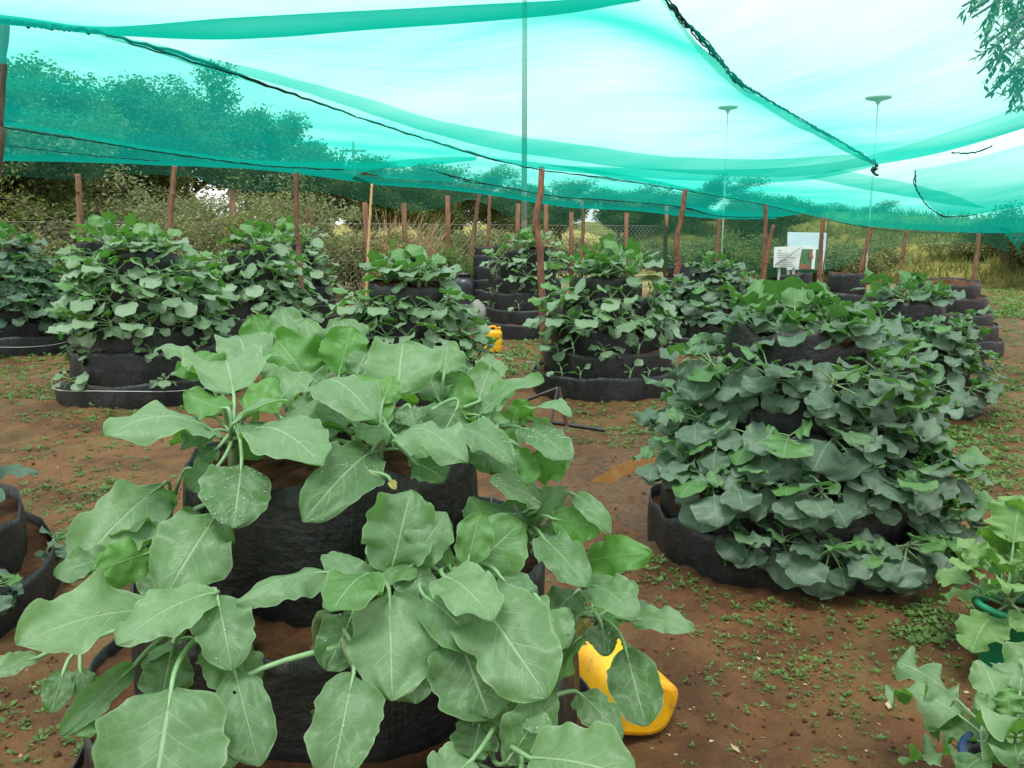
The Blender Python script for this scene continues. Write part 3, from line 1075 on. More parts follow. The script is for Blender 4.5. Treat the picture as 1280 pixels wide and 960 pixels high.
def near_plant(label, base, crown, leaves, fill=7):
    if len(base) == 3 and base[0] < 5:              # (ring, distance from the middle, bearing)
        k, rr, an = base
        b = Vector((CX + rr * math.cos(R(an)), CY + rr * math.sin(R(an)), (1.10, 0.835, 0.58)[k] - 0.035))
    else:
        b = up3(*base)
    c = up3(*crown)
    o = empty('kale_plant', b)
    tag(o, label, 'kale plant', 'big kale plants on the nearest tower')
    mb = MB()
    m1 = b + Vector((0, 0, 0.6 * max(0.05, (c - b).length)))
    line = [b - Vector((0, 0, 0.05))] + bez2(b, m1, c, 9)
    mb.tube([p_ - b for p_ in line], [0.014] + [0.0135 - 0.0005 * i for i in range(9)], 8)
    mb.build('stem', M['stem'], o)
    for i, lf in enumerate(leaves):
        kw = dict(lf[7]) if len(lf) > 7 else {}
        st = kw.pop('from_', None)
        if st is None: st = bez2(b, m1, c, 9)[4 + (i * 3) % 5]
        elif st == 'none': st = None
        else: st = up3(*st)
        px_leaf(o, *lf[:7], stem=st, seed=i + 1, **kw)
    rnd = random.Random(int(crown[0] * 3 + crown[1]))
    tip_px = to_px(c)
    for q in range(fill):
        an = 2 * math.pi * (q + rnd.uniform(-.3, .3)) / fill
        ln = rnd.uniform(0.09, 0.17)
        d2 = Vector((math.cos(an), math.sin(an) + 0.35, 0)).normalized()
        e = R(rnd.uniform(-15, 55))
        s0 = c - Vector((0, 0, rnd.uniform(0.02, 0.07)))
        b0 = s0 + (d2 * math.cos(e) + Vector((0, 0, math.sin(e)))) * ln * 0.5
        t0 = b0 + (d2 * math.cos(e - .8) + Vector((0, 0, math.sin(e - .8)))) * ln
        n0 = Vector((d2.x * -math.sin(e - .4), d2.y * -math.sin(e - .4), math.cos(e - .4)))
        n0 = Matrix.Rotation(rnd.uniform(-.5, .5), 3, (t0 - b0).normalized()) @ n0
        mid = bez2(b0, (b0 + t0) / 2 + n0 * ln * .2, t0, 25)
        mb = MB()
        add_blade(mb, mid, [n0] * 25, ln * rnd.uniform(.62, .85), rnd, 14, rnd.uniform(-.2, .2), .16, .06, rnd.uniform(0, .55), rnd.choice((0, 0, .4)))
        mb.tube(bez2(s0, (s0 + b0) / 2 + Vector((0, 0, .01)), b0, 6) + [mid[2], mid[5]], [.005, .0045, .0042, .004, .0038, .0035, .0028, .0012], 5, 1)
        shift(mb, b)
        mb.build('leaf', [M['kale_front'], M['petiole']], o)
    return o


D = dict
near_plant('kale with wide pale leaves reaching left over the rim of the nearest tower', (0, 0.27, -150), (292, 530, 2.05), [
    (262, 538, 2.0, 132, 545, 1.78, 92, D(a=.72, arch=.16, cup=-.25, tint=.95, drops=14)),
    (292, 492, 2.12, 280, 446, 2.34, 100, D(a=.55, arch=.10, cup=.2, tint=1)),
    (318, 538, 1.97, 404, 582, 1.74, 92, D(a=.55, arch=.12, tint=1, drops=10)),
    (302, 580, 1.86, 292, 660, 1.74, 84, D(a=.12, arch=.08, drops=110, tint=.2)),
    (245, 460, 2.25, 193, 437, 2.3, 34, D(a=.8, arch=.2, tint=.7)),
    (310, 462, 2.4, 298, 420, 2.55, 66, D(a=.5, arch=.12, tint=.9)),
    (262, 470, 2.2, 238, 445, 2.25, 62, D(a=.4, under=True, arch=-.1)),
    (282, 510, 2.05, 232, 488, 2.1, 46, D(a=.5, under=True)),
    (318, 515, 2.0, 345, 470, 2.1, 46, D(a=.3, young=.6, under=True)),
    (270, 585, 1.93, 236, 612, 1.9, 40, D(a=.3, tint=.1, arch=.15)),
    (296, 527, 1.98, 362, 502, 2.0, 26, D(a=.9, arch=.1, tint=1, curl=.6)),
    (272, 560, 1.98, 250, 580, 1.95, 30, D(a=.6, tint=.2)),
])
near_plant('tall central kale with an upright veined leaf, topping the nearest tower', (0, 0.18, -50), (480, 530, 2.04), [
    (496, 492, 2.15, 504, 428, 2.27, 94, D(a=.25, arch=.06, tint=.9, cup=.15)),
    (398, 482, 2.08, 468, 524, 1.85, 72, D(a=.55, arch=.16, cup=-.3, tint=.8, drops=30, from_=(470, 560, 2.0))),
    (482, 528, 2.05, 443, 468, 2.12, 50, D(a=.2, under=True, young=.5, arch=-.1)),
    (497, 548, 1.95, 584, 578, 1.74, 64, D(a=.6, arch=.18, cup=-.2, wave=.2, tint=.85, drops=26)),
    (464, 566, 1.96, 378, 652, 1.70, 76, D(a=.2, arch=.14, tint=.15, drops=70)),
    (572, 508, 2.2, 546, 558, 2.1, 62, D(a=.1, arch=.06, tint=0.0)),  # leaf in shadow, its shade put into the darkest tint
    (512, 508, 2.12, 518, 534, 2.05, 40, D(a=.35, tint=.4, drops=40)),
    (440, 528, 2.05, 348, 528, 2.05, 58, D(a=.65, arch=.12, tint=.5, drops=14)),
    (346, 506, 2.08, 388, 466, 2.15, 44, D(a=.6, arch=.14, tint=.95, from_=(460, 560, 2.0))),
    (478, 505, 2.06, 490, 470, 2.12, 36, D(a=.2, young=.8)),
    (430, 590, 1.92, 392, 598, 1.86, 30, D(a=.4, tint=.2)),
    (520, 580, 1.9, 556, 600, 1.82, 46, D(a=.3, tint=.1)),
    (425, 528, 2.06, 372, 552, 1.95, 44, D(a=.5, tint=.3)),
])
mb = MB()
wl_ = near_plant('wilted yellow kale shoot curling on the rim below the central kale', (0, 0.31, -88), (478, 596, 1.86), [
    (488, 600, 1.83, 494, 612, 1.80, 11, D(mat='leaf_wilted', a=.3)),
], fill=0)
near_plant('bright green kale at the back of the nearest tower, leaves held upright', (0, 0.25, 110), (385, 470, 2.44), [
    (388, 482, 2.4, 345, 424, 2.46, 80, D(a=.2, under=True, arch=-.12, wave=.2, young=.2)),
    (368, 440, 2.55, 350, 384, 2.62, 44, D(a=.15, tint=.5, arch=.1)),
    (338, 442, 2.55, 316, 392, 2.58, 52, D(a=.2, under=True)),
    (392, 440, 2.5, 378, 402, 2.56, 34, D(a=.7, tint=.9, curl=.8)),
    (405, 470, 2.45, 385, 435, 2.5, 50, D(a=.6, tint=.8)),
    (340, 440, 2.5, 305, 430, 2.5, 40, D(a=.6, tint=.8)),
    (360, 470, 2.4, 330, 450, 2.42, 60, D(a=.6, tint=1)),
])
near_plant('kale with one rounded bright upright leaf behind the tall central kale', (0, 0.15, 85), (425, 480, 2.38), [
    (424, 468, 2.38, 440, 408, 2.42, 60, D(a=.1, under=True, young=.25, arch=-.05)),
    (445, 470, 2.35, 458, 440, 2.4, 42, D(a=.3, tint=.2)),
    (405, 485, 2.3, 384, 470, 2.3, 50, D(a=.5, tint=.3)),
    (435, 450, 2.5, 428, 400, 2.6, 60, D(a=.5, tint=.7)),
    (440, 500, 2.25, 430, 530, 2.1, 66, D(a=.6, tint=.6)),
])
near_plant('kale with wavy green leaves behind the rim, right of the tall central kale', (0, 0.28, 40), (578, 510, 2.32), [
    (555, 468, 2.3, 560, 430, 2.4, 46, D(a=.4, tint=.6)),
    (560, 522, 2.28, 577, 464, 2.34, 56, D(a=.2, under=True, young=.3, wave=.2)),
    (590, 525, 2.34, 612, 462, 2.42, 62, D(a=.3, tint=.6, wave=.2)),
    (600, 500, 2.35, 586, 470, 2.4, 40, D(a=.2, under=True)),
    (548, 500, 2.3, 535, 468, 2.36, 50, D(a=.3, tint=.2)),
    (600, 480, 2.6, 625, 450, 2.7, 40, D(a=.4, tint=.7)),
    (565, 480, 2.6, 550, 440, 2.7, 46, D(a=.4, tint=.4)),
])
near_plant('kale on the right rim of the nearest tower, its leaves dotted with drops', (0, 0.33, -2), (622, 530, 2.12), [
    (604, 516, 2.12, 680, 474, 2.0, 46, D(a=.6, arch=.08, tint=.95, drops=10)),
    (650, 528, 2.06, 714, 520, 1.9, 34, D(a=.9, arch=.16, tint=.9)),
    (652, 536, 2.02, 714, 576, 1.82, 48, D(a=.45, arch=.10, tint=.5, drops=120)),
    (570, 540, 2.02, 642, 580, 1.82, 48, D(a=.5, arch=.14, tint=.7, drops=60)),
    (640, 530, 2.1, 660, 500, 2.12, 34, D(a=.2, under=True, young=.4)),
    (640, 560, 1.98, 668, 600, 1.88, 40, D(a=.2, under=True, young=.3)),
    (622, 500, 2.14, 634, 476, 2.2, 30, D(a=.2, young=.5)),
    (662, 570, 1.98, 705, 590, 1.9, 50, D(a=.2, under=True, young=.6)),
    (625, 560, 1.96, 640, 602, 1.9, 34, D(a=.2, tint=.3)),
])
near_plant('kale right of the second ring of the nearest tower, over red earth', (1, 0.45, -5), (664, 660, 2.02), [
    (668, 608, 1.98, 622, 590, 1.94, 28, D(a=.5, tint=.1, drops=40)),
    (672, 628, 1.92, 612, 600, 1.84, 40, D(a=.4, tint=.5, drops=30)),
    (668, 640, 1.96, 708, 610, 1.96, 36, D(a=.2, tint=.4)),
    (690, 648, 1.92, 750, 658, 1.86, 48, D(a=.1, under=True, young=.2, arch=.08)),
    (716, 618, 1.93, 764, 668, 1.84, 28, D(a=.4, tint=.5, arch=.2, from_=(668, 660, 2.0))),
    (680, 674, 1.88, 734, 734, 1.74, 54, D(a=.3, arch=.12, tint=.6, drops=24)),
    (680, 690, 1.96, 724, 690, 1.9, 36, D(a=.4, tint=.3)),
    (655, 640, 1.98, 622, 650, 1.95, 40, D(a=.2, tint=.2)),
    (655, 660, 1.98, 645, 620, 2.0, 34, D(a=.2, under=True, young=.4)),
])
near_plant('low kale right of the nearest tower with leaves above the yellow can', (2, 0.565, -14), (742, 765, 1.9), [
    (730, 703, 1.95, 816, 692, 1.86, 46, D(a=.2, under=True, young=.2, arch=-.1, wave=.22, from_=(735, 740, 1.92))),
    (738, 733, 1.86, 796, 772, 1.72, 54, D(a=.45, arch=.16, tint=.6)),
    (790, 776, 1.87, 868, 790, 1.78, 40, D(a=.55, arch=.14, tint=.8)),
    (752, 782, 1.88, 758, 820, 1.82, 40, D(a=.2, tint=.2, drops=20)),
    (782, 812, 1.82, 808, 908, 1.72, 68, D(a=.1, arch=.08, tint=.15, drops=12)),
    (722, 866, 1.76, 778, 924, 1.66, 44, D(a=.35, arch=.18, tint=.35, from_=(690, 870, 1.75))),
    (720, 740, 1.9, 690, 770, 1.85, 50, D(a=.3, tint=.1)),
    (745, 770, 1.9, 790, 750, 1.92, 40, D(a=.2, under=True, young=.3)),
    (720, 775, 1.9, 734, 795, 1.88, 24, D(a=.2, mat='leaf_wilted')),
    (700, 800, 1.75, 690, 760, 1.8, 50, D(a=.2, tint=.7)),
])
near_plant('kale with a great round leaf, front middle of the second ring of nearest tower', (1, 0.45, -72), (476, 715, 1.7), [
    (487, 748, 1.63, 490, 876, 1.52, 116, D(a=.3, arch=.08, tint=.95, cup=.05)),
    (415, 716, 1.68, 294, 754, 1.58, 52, D(a=.7, arch=.12, cup=-.5, tint=.8)),
    (470, 742, 1.68, 402, 694, 1.72, 40, D(a=.5, arch=.12, tint=.7)),
    (440, 770, 1.66, 408, 838, 1.58, 68, D(a=.1, arch=.12, tint=.0, drops=14)),
    (490, 712, 1.71, 514, 612, 1.74, 92, D(a=.1, arch=.14, wave=.2, tint=.5)),
    (516, 706, 1.7, 558, 640, 1.73, 62, D(a=.2, arch=.16, tint=.6)),
    (512, 700, 1.72, 526, 756, 1.66, 52, D(a=.15, tint=.1, drops=16)),
    (475, 720, 1.7, 478, 690, 1.72, 20, D(a=.2, young=.9)),
    (445, 740, 1.7, 425, 705, 1.74, 44, D(a=.3, tint=.1)),
    (510, 820, 1.58, 520, 880, 1.54, 62, D(a=.1, tint=.1)),
])
near_plant('kale with the broadest leaves, right front of the second ring of nearest tower', (1, 0.45, -48), (570, 715, 1.71), [
    (576, 720, 1.72, 652, 652, 1.76, 86, D(a=.1, young=.35, arch=-.05)),
    (584, 706, 1.7, 600, 640, 1.72, 46, D(a=.15, young=.5, arch=.06)),
    (556, 722, 1.64, 616, 776, 1.5, 80, D(a=.6, arch=.12, tint=.95, drops=6)),
    (594, 744, 1.62, 684, 872, 1.48, 116, D(a=.2, arch=.10, tint=.7)),
    (570, 790, 1.6, 612, 898, 1.53, 112, D(a=.1, arch=.06, tint=.3, drops=5)),
    (530, 745, 1.64, 606, 818, 1.56, 66, D(a=.35, arch=.14, tint=.4, drops=6)),
    (682, 764, 1.65, 704, 812, 1.6, 52, D(a=.2, tint=.7)),
    (625, 850, 1.58, 640, 912, 1.56, 100, D(a=.1, tint=.2)),
    (600, 900, 1.56, 590, 950, 1.54, 58, D(a=.1, tint=.1)),
    (625, 720, 1.7, 664, 770, 1.66, 60, D(a=.3, tint=.2, drops=10)),
    (563, 710, 1.72, 555, 680, 1.74, 16, D(a=.2, young=.9)),
])
near_plant('kale spreading left from the second ring, pale leaf over a bright green one', (1, 0.45, -165), (220, 650, 1.97), [
    (204, 606, 1.98, 92, 716, 1.78, 86, D(a=.45, arch=.10, tint=1)),
    (190, 690, 1.86, 116, 716, 1.74, 60, D(a=.1, under=True, young=.45, arch=-.08)),
    (196, 640, 1.94, 216, 614, 1.95, 30, D(a=.2, young=.6, under=True)),
    (272, 642, 1.83, 205, 748, 1.68, 96, D(a=.25, arch=.10, tint=.7, drops=14)),
    (240, 586, 1.98, 278, 606, 1.93, 24, D(a=.6, tint=.3)),
    (145, 700, 1.82, 70, 722, 1.74, 50, D(a=.6, tint=.4, arch=.14)),
    (205, 700, 1.86, 200, 760, 1.78, 56, D(a=.2, tint=.1, drops=16)),
    (228, 660, 1.93, 250, 640, 1.93, 36, D(a=.3, tint=.2)),
    (130, 742, 1.8, 100, 752, 1.75, 24, D(a=.5, young=.4)),
])
near_plant('kale at the lower left of the nearest tower, one immense pale leaf outstretched', (1, 0.46, -116), (250, 770, 1.66), [
    (196, 764, 1.66, 20, 806, 1.44, 98, D(a=.55, arch=.10, tint=1, wave=.14, drops=10)),
    (268, 742, 1.62, 146, 806, 1.46, 78, D(a=.6, arch=.12, tint=.95, cup=-.2, drops=10)),
    (272, 748, 1.62, 290, 838, 1.52, 72, D(a=.15, arch=.14, tint=.55, drops=10)),
    (292, 834, 1.56, 324, 958, 1.47, 70, D(a=.1, arch=.08, tint=.3)),
    (214, 862, 1.46, 188, 1020, 1.34, 152, D(a=.2, arch=.10, tint=.6, from_=(245, 800, 1.62))),
    (215, 812, 1.6, 200, 880, 1.55, 66, D(a=.1, tint=.1)),
    (168, 832, 1.6, 76, 920, 1.5, 40, D(a=.2, arch=.1, tint=.2, curl=.7)),
    (48, 822, 1.62, -20, 850, 1.55, 30, D(a=.5, tint=.9)),
    (80, 838, 1.62, 62, 892, 1.56, 36, D(a=.2, tint=.1)),
    (120, 890, 1.55, 95, 920, 1.5, 40, D(a=.3, young=.5)),
    (100, 835, 1.62, 110, 880, 1.6, 30, D(a=.2, tint=.3)),
])
near_plant('kale hanging down the dark front wall, its single leaf beside the black gap', (1, 0.47, -86), (446, 835, 1.56), [
    (442, 842, 1.53, 412, 985, 1.42, 86, D(a=.12, arch=.10, tint=.4, drops=8)),
    (270, 900, 1.5, 290, 960, 1.46, 50, D(a=.3, tint=.6, drops=4)),
], fill=2)
near_plant('kale at the bottom middle with a dark leaf and a broad spreading leaf', (2, 0.565, -46), (634, 955, 1.6), [
    (634, 952, 1.5, 694, 866, 1.5, 62, D(a=.15, arch=.08, tint=.15)),
    (664, 948, 1.42, 796, 975, 1.3, 104, D(a=.4, arch=.10, tint=.6)),
    (590, 950, 1.44, 545, 990, 1.38, 70, D(a=.4, tint=.6)),
    (655, 900, 1.5, 690, 910, 1.46, 30, D(a=.4, tint=.6, drops=10)),
    (650, 970, 1.45, 640, 1010, 1.4, 60, D(a=.4, tint=.6)),
])

# pots at the right edge
KY = [plant_proto('y', 'kale_yellow', 400 + s, nleaf=20, L=0.30, h=0.10, nu=30, nv=12, arc=360, elev=(72, 12), droop=(40, 80), leafw=(0.62, 0.8), wave=0.26, scal=0.14, young_n=5) for s in range(2)]
KG = [plant_proto('g', 'kale_front', 420 + s, nleaf=20, L=0.31, h=0.10, nu=30, nv=12, arc=360, elev=(70, 12), droop=(40, 80), leafw=(0.58, 0.75), wave=0.34, scal=0.12, young_n=2) for s in range(2)]


def bucket(name, label, loc, r0, r1, h, mat, rimmat, cat):
    root = empty(name, loc)
    tag(root, label, cat)
    mb = MB()
    P = []
    prof = [(r0 * 0.2, 0.0), (r0, 0.0), (r0 * 1.02, 0.01), (r1, h), (r1 + 0.012, h), (r1 + 0.012, h - 0.02), (r1 + 0.014, h + 0.006), (r1 - 0.006, h + 0.006), (r1 - 0.01, h - 0.06)]
    for rr, z in prof:
        P.append([(rr * math.cos(2 * math.pi * j / 40), rr * math.sin(2 * math.pi * j / 40), z) for j in range(40)])
    mb.grid(P, wrap=True)
    mb.build('body', M[mat], root)
    rb = MB()
    rb.tube([((r1 + 0.008) * math.cos(2 * math.pi * j / 40), (r1 + 0.008) * math.sin(2 * math.pi * j / 40), h + 0.004) for j in range(41)], 0.012, 8, cap=False)
    rb.build('rim', M[rimmat], root)
    sb = MB()
    sb.grid([[(rr * math.cos(2 * math.pi * j / 40), rr * math.sin(2 * math.pi * j / 40), h - 0.05 + 0.015 * mnoise.noise(Vector((rr * 40 * math.cos(j), rr * 40 * math.sin(j), 3)))) for j in range(40)] for rr in (0.001, r1 * 0.4, r1 * 0.7, r1 - 0.008)], wrap=True)
    sb.build('soil', M['tower_soil'], root)
    return root


p = gnd(1268, 838)
bucket('bucket', 'green plastic bucket holding a yellow-green kale, at the right edge', (p.x, p.y, 0), 0.12, 0.155, 0.27, 'green_plastic', 'green_plastic', 'bucket')
o = put_plant(KY[0], Vector((p.x - 0.03, p.y + 0.02, 0.21)), R(200), 0.12, 1.15, True)
tag(o, 'frilly yellow-green kale growing out of the green plastic bucket', 'kale plant')
o = put_plant(KY[1], Vector((p.x + 0.10, p.y + 0.1, 0.22)), R(60), 0.2, 1.0, True)
tag(o, 'second yellow-green kale at the back of the green bucket, nearer the frame edge', 'kale plant')
p = gnd(1268, 1045)
bucket('plant_pot', 'black plant pot with a blue rim in the lower right corner', (p.x, p.y, 0), 0.10, 0.14, 0.22, 'tank_plastic', 'blue_plastic', 'plant pot')
o = put_plant(KG[0], Vector((p.x - 0.02, p.y, 0.17)), R(150), 0.1, 1.0, True)
tag(o, 'pale frilly kale growing in the black pot with a blue rim', 'kale plant')

# ------------------------------------------------------------------ yellow cans, tank, sack, metal stand


def can_mesh(w, d, h, seed):
    """20-litre jerrycan: rounded box, ribbed sides; w x d x h"""
    mb = MB()
    P = []
    n = 48
    levels = [(0.0, 0.80), (0.012, 0.93), (0.04, 1.0), (0.10, 1.0), (0.115, 0.99), (0.13, 1.0), (0.30, 1.0), (0.315, 0.99), (0.33, 1.0), (0.60, 1.0), (0.615, 0.98), (0.63, 1.0), (0.80, 1.0), (0.87, 0.99), (0.92, 0.90), (0.95, 0.78), (0.955, 0.4)]
    for zf, sc in levels:
        row = []
        for j in range(n):
            a = 2 * math.pi * j / n
            c_, s_ = math.cos(a), math.sin(a)
            e = 0.62
            row.append((math.copysign(abs(c_) ** e, c_) * w / 2 * sc, math.copysign(abs(s_) ** e, s_) * d / 2 * sc, zf * h))
        P.append(row)
    mb.grid(P, wrap=True)
    mb.add(P[-1], [tuple(range(n))])
    mb.add(P[0], [tuple(range(n - 1, -1, -1))])
    return mb


def jerrycan(label, loc, rot, s=1.0):
    root = empty('jerrycan', loc)
    root.rotation_euler = rot
    root.scale = (s, s, s)
    tag(root, label, 'jerrycan', 'yellow jerrycans')
    can_mesh(0.27, 0.20, 0.34, 1).build('body', M['yellow_plastic'], root)
    hb = MB()
    hb.tube(interp([(-0.075, 0, 0.315), (-0.07, 0, 0.362), (-0.03, 0, 0.378), (0.03, 0, 0.378), (0.045, 0, 0.36), (0.05, 0, 0.318)], 18), 0.016, 8)
    hb.build('handle', M['yellow_plastic'], root)
    cb = MB()
    cb.tube([(0.095, 0, 0.31), (0.095, 0, 0.352)], 0.022, 14)
    cb.build('neck', M['yellow_plastic'], root)
    cb = MB()
    cb.tube([(0.095, 0, 0.348), (0.095, 0, 0.372)], 0.027, 14)
    cb.build('cap', M['yellow_plastic'], root)
    return root


p = gnd(616, 441)
jerrycan('yellow jerrycan standing upright on the grass left of the crooked pole', (p.x, p.y + 0.1, 0), (0, 0, R(6)), 0.95)
p = gnd(795, 915)
jerrycan('yellow jerrycan lying on the ground, half hidden under the nearest kale', (p.x + 0.02, p.y - 0.06, 0.115), (R(-84), R(18), R(28)), 1.0)

p = gnd(580, 402)
root = empty('water_tank', (p.x, p.y + 0.2, 0))
tag(root, 'black plastic water tank with a short neck in front of a bush', 'water tank')
mb = MB()
P = []
for rr, z in ((0.05, 0), (0.2, 0), (0.215, 0.02), (0.215, 0.24), (0.208, 0.26), (0.215, 0.28), (0.215, 0.5), (0.208, 0.52), (0.215, 0.54), (0.215, 0.72), (0.2, 0.77), (0.12, 0.82)):
    P.append([(rr * math.cos(2 * math.pi * j / 32), rr * math.sin(2 * math.pi * j / 32), z) for j in range(32)])
mb.grid(P, wrap=True)
mb.build('body', M['tank_plastic'], root)
mb = MB()
P = [[(rr * math.cos(2 * math.pi * j / 24), rr * math.sin(2 * math.pi * j / 24), z) for j in range(24)] for rr, z in ((0.11, 0.81), (0.11, 0.87), (0.125, 0.87), (0.125, 0.90), (0.02, 0.905))]
mb.grid(P, wrap=True)
mb.build('neck', M['tank_plastic'], root)

mb = MB()
P = []
for s in range(9):
    z = s / 8
    row = []
    for j in range(24):
        a = 2 * math.pi * j / 24
        rr = (0.15, 0.19, 0.2, 0.2, 0.19, 0.17, 0.13, 0.08, 0.03)[s] * (1 + 0.15 * mnoise.noise(Vector((math.cos(a) * 2, math.sin(a) * 2, z * 3))))
        row.append((rr * math.cos(a), rr * 0.8 * math.sin(a), z * 0.42))
    P.append(row)
mb.grid(P, wrap=True)
p = gnd(598, 398)
o = mb.build('sack', M['grey_sack'], None, loc=(p.x, p.y - 0.6, 0))
tag(o, 'small grey sack standing at the foot of the narrow bare tower', 'sack')

root = empty('metal_stand', gnd(695, 548))
tag(root, 'dark angle-iron stand with crossed legs on the earth before the central tower', 'metal stand')


def rel(px, py, zc):
    return up3(px, py, zc) - root.location


g1, g2 = gnd(708, 534), gnd(684, 548)
zc = 6.7
for nm, a, b, r, m in (('leg', (698, 484, 6.75), (709, 535, 6.72), 0.016, 'rust_metal'), ('leg', (697, 486, 6.6), (684, 549, 6.5), 0.010, 'black_metal'),
                       ('foot_bar', (690, 528, 6.72), (756, 538, 6.85), 0.017, 'black_metal'), ('brace', (709, 533, 6.7), (690, 548, 6.4), 0.014, 'black_metal'),
                       ('cross_bar', (632, 524, 6.75), (700, 529, 6.73), 0.010, 'black_metal'), ('leg', (645, 505, 6.75), (632, 540, 6.5), 0.012, 'black_metal'), ('top_bar', (645, 505, 6.75), (698, 485, 6.72), 0.014, 'black_metal')):
    mb = MB()
    A, B = rel(*a), rel(*b)
    if nm in ('leg', 'brace', 'foot_bar'): B.z = max(B.z, -0.03)
    mb.tube([A, B], r, 4)
    mb.build(nm, M[m], root, smooth=False)

# ------------------------------------------------------------------ poles, fence
GR = {}


def pole(label, pts, rad, mat='pole_wood', name='net_pole', group='wooden net poles', seed=0):
    P = [q if isinstance(q, Vector) else up3(*q) for q in pts]
    base = P[-1].copy()
    rnd = random.Random(seed + int(pts[0][0]))
    line = interp(P, 26)
    line = [p_ + Vector((rnd.uniform(-1, 1), rnd.uniform(-1, 1), 0)) * rad * 0.16 for p_ in line]
    mb = MB()
    rr = [rad * (0.78 + 0.3 * i / 25) * rnd.uniform(0.9, 1.1) for i in range(26)]
    mb.tube(line, rr, 9)
    for k in range(2):                              # knots
        i = rnd.randint(4, 20)
        mb.tube([line[i], line[i] + Vector((rnd.uniform(-1, 1), rnd.uniform(-1, .2), 0.5)).normalized() * rad * 1.7], [rad * 0.5, rad * 0.3], 6)
    shift(mb, base)
    o = mb.build(name, M[mat], None, loc=base)
    return tag(o, label, 'pole', group)


def ground_end(px, Yd):
    """pole foot: ground point seen at column px at depth Yd"""
    x_ = (px - 640) / F * (Yd * CP + CAMZ * SP)
    return Vector((x_, Yd, -0.25))


pole('crooked reddish net pole standing in front of the sparse centre tower', [(677, 209, 10.35), (675, 245, 10.32), (669, 282, 10.3), (674, 305, 10.3), (677, 360, 10.3), (680, 430, 10.35), ground_end(684, 10.35)], 0.047)
pole('bent net pole between the central tower and the blue-grey tower', [(857, 236, 14.5), (851, 275, 14.5), (845, 300, 14.5), (847, 330, 14.5), (843, 370, 14.5), ground_end(842, 14.6)], 0.052)
pole('straight thin net pole left of the leaning one, near the boards', [(956, 254, 17.5), (957, 290, 17.5), (954, 340, 17.5), ground_end(951, 17.5)], 0.05)
pole('short leaning pole propped against the straight pole left of the boards', [(967, 281, 17.2), (960, 315, 17.2), (955, 350, 17.2), ground_end(952, 17.2)], 0.045)
pole('net pole standing before the blue board, right of the tilted white one', [(1029, 272, 15.2), (1026, 310, 15.2), (1024, 350, 15.2), ground_end(1021, 15.2)], 0.045)
pole('thin dark stick beside the pole that crosses the blue board', [(1036, 272, 15.2), (1033, 310, 15.2), (1029, 345, 15.2), ground_end(1027, 15.2)], 0.016, 'bark')
pole('slanted reddish pole just right of the blue board', [(1089, 284, 17.5), (1082, 310, 17.5), (1076, 340, 17.5), ground_end(1070, 17.5)], 0.05)
pole('slanted grey-brown pole third from the far right, against yellow grass', [(1133, 289, 18), (1129, 315, 18), (1124, 345, 18), ground_end(1118, 18)], 0.05, 'post_wood')
pole('last pole on the right, rising behind the stepped unplanted tower', [(1224, 292, 15.5), (1220, 325, 15.5), (1216, 355, 15.5), ground_end(1209, 15.5)], 0.05, 'post_wood')
pole('thin leaning net pole behind the mid-left leafy tower', [(371, 212, 13.6), (370, 250, 13.6), (372, 300, 13.6), (376, 345, 13.6), ground_end(381, 13.6)], 0.045)
pole('dark net pole at the very left edge under the nearest net', [(5, 27, 4.6), (1, 90, 4.6), (-2, 160, 4.6), (-6, 220, 4.6), ground_end(-80, 4.7)], 0.032, 'bark')
pole('slanting net pole left of the narrow bare tower, beside the bush', [(599, 243, 19), (594, 280, 19), (588, 325, 19), ground_end(578, 19)], 0.055, 'post_wood')
pole('pale straight net pole behind the narrow bare tower', [(612, 244, 20.5), (611, 280, 20.5), (609, 312, 20.5), ground_end(606, 20.5)], 0.05, 'post_wood')
pole('pale thin net pole beside the straw-coloured reeds', [(465, 230, 20), (463, 260, 20), (461, 300, 20), ground_end(456, 20)], 0.035, 'straw')
pole('doubled slanted pole behind the central tower top', [(727, 252, 20), (729, 280, 20), (727, 318, 20), ground_end(724, 20)], 0.05, 'post_wood')
pole('net pole behind the blue-grey tower, against green curtain net', [(899, 274, 21), (897, 300, 21), (896, 325, 21), ground_end(893, 21)], 0.055, 'post_wood')
pole('tall weathered pole above the hidden tower on the left', [(97, 218, 14.6), (99, 250, 14.6), (101, 300, 14.6), (104, 345, 14.6), ground_end(108, 14.6)], 0.06, 'post_wood')
pole('brown pole rising behind the white-wired tower', [(218, 207, 16), (216, 240, 16), (213, 280, 16), ground_end(207, 16)], 0.06, 'post_wood')

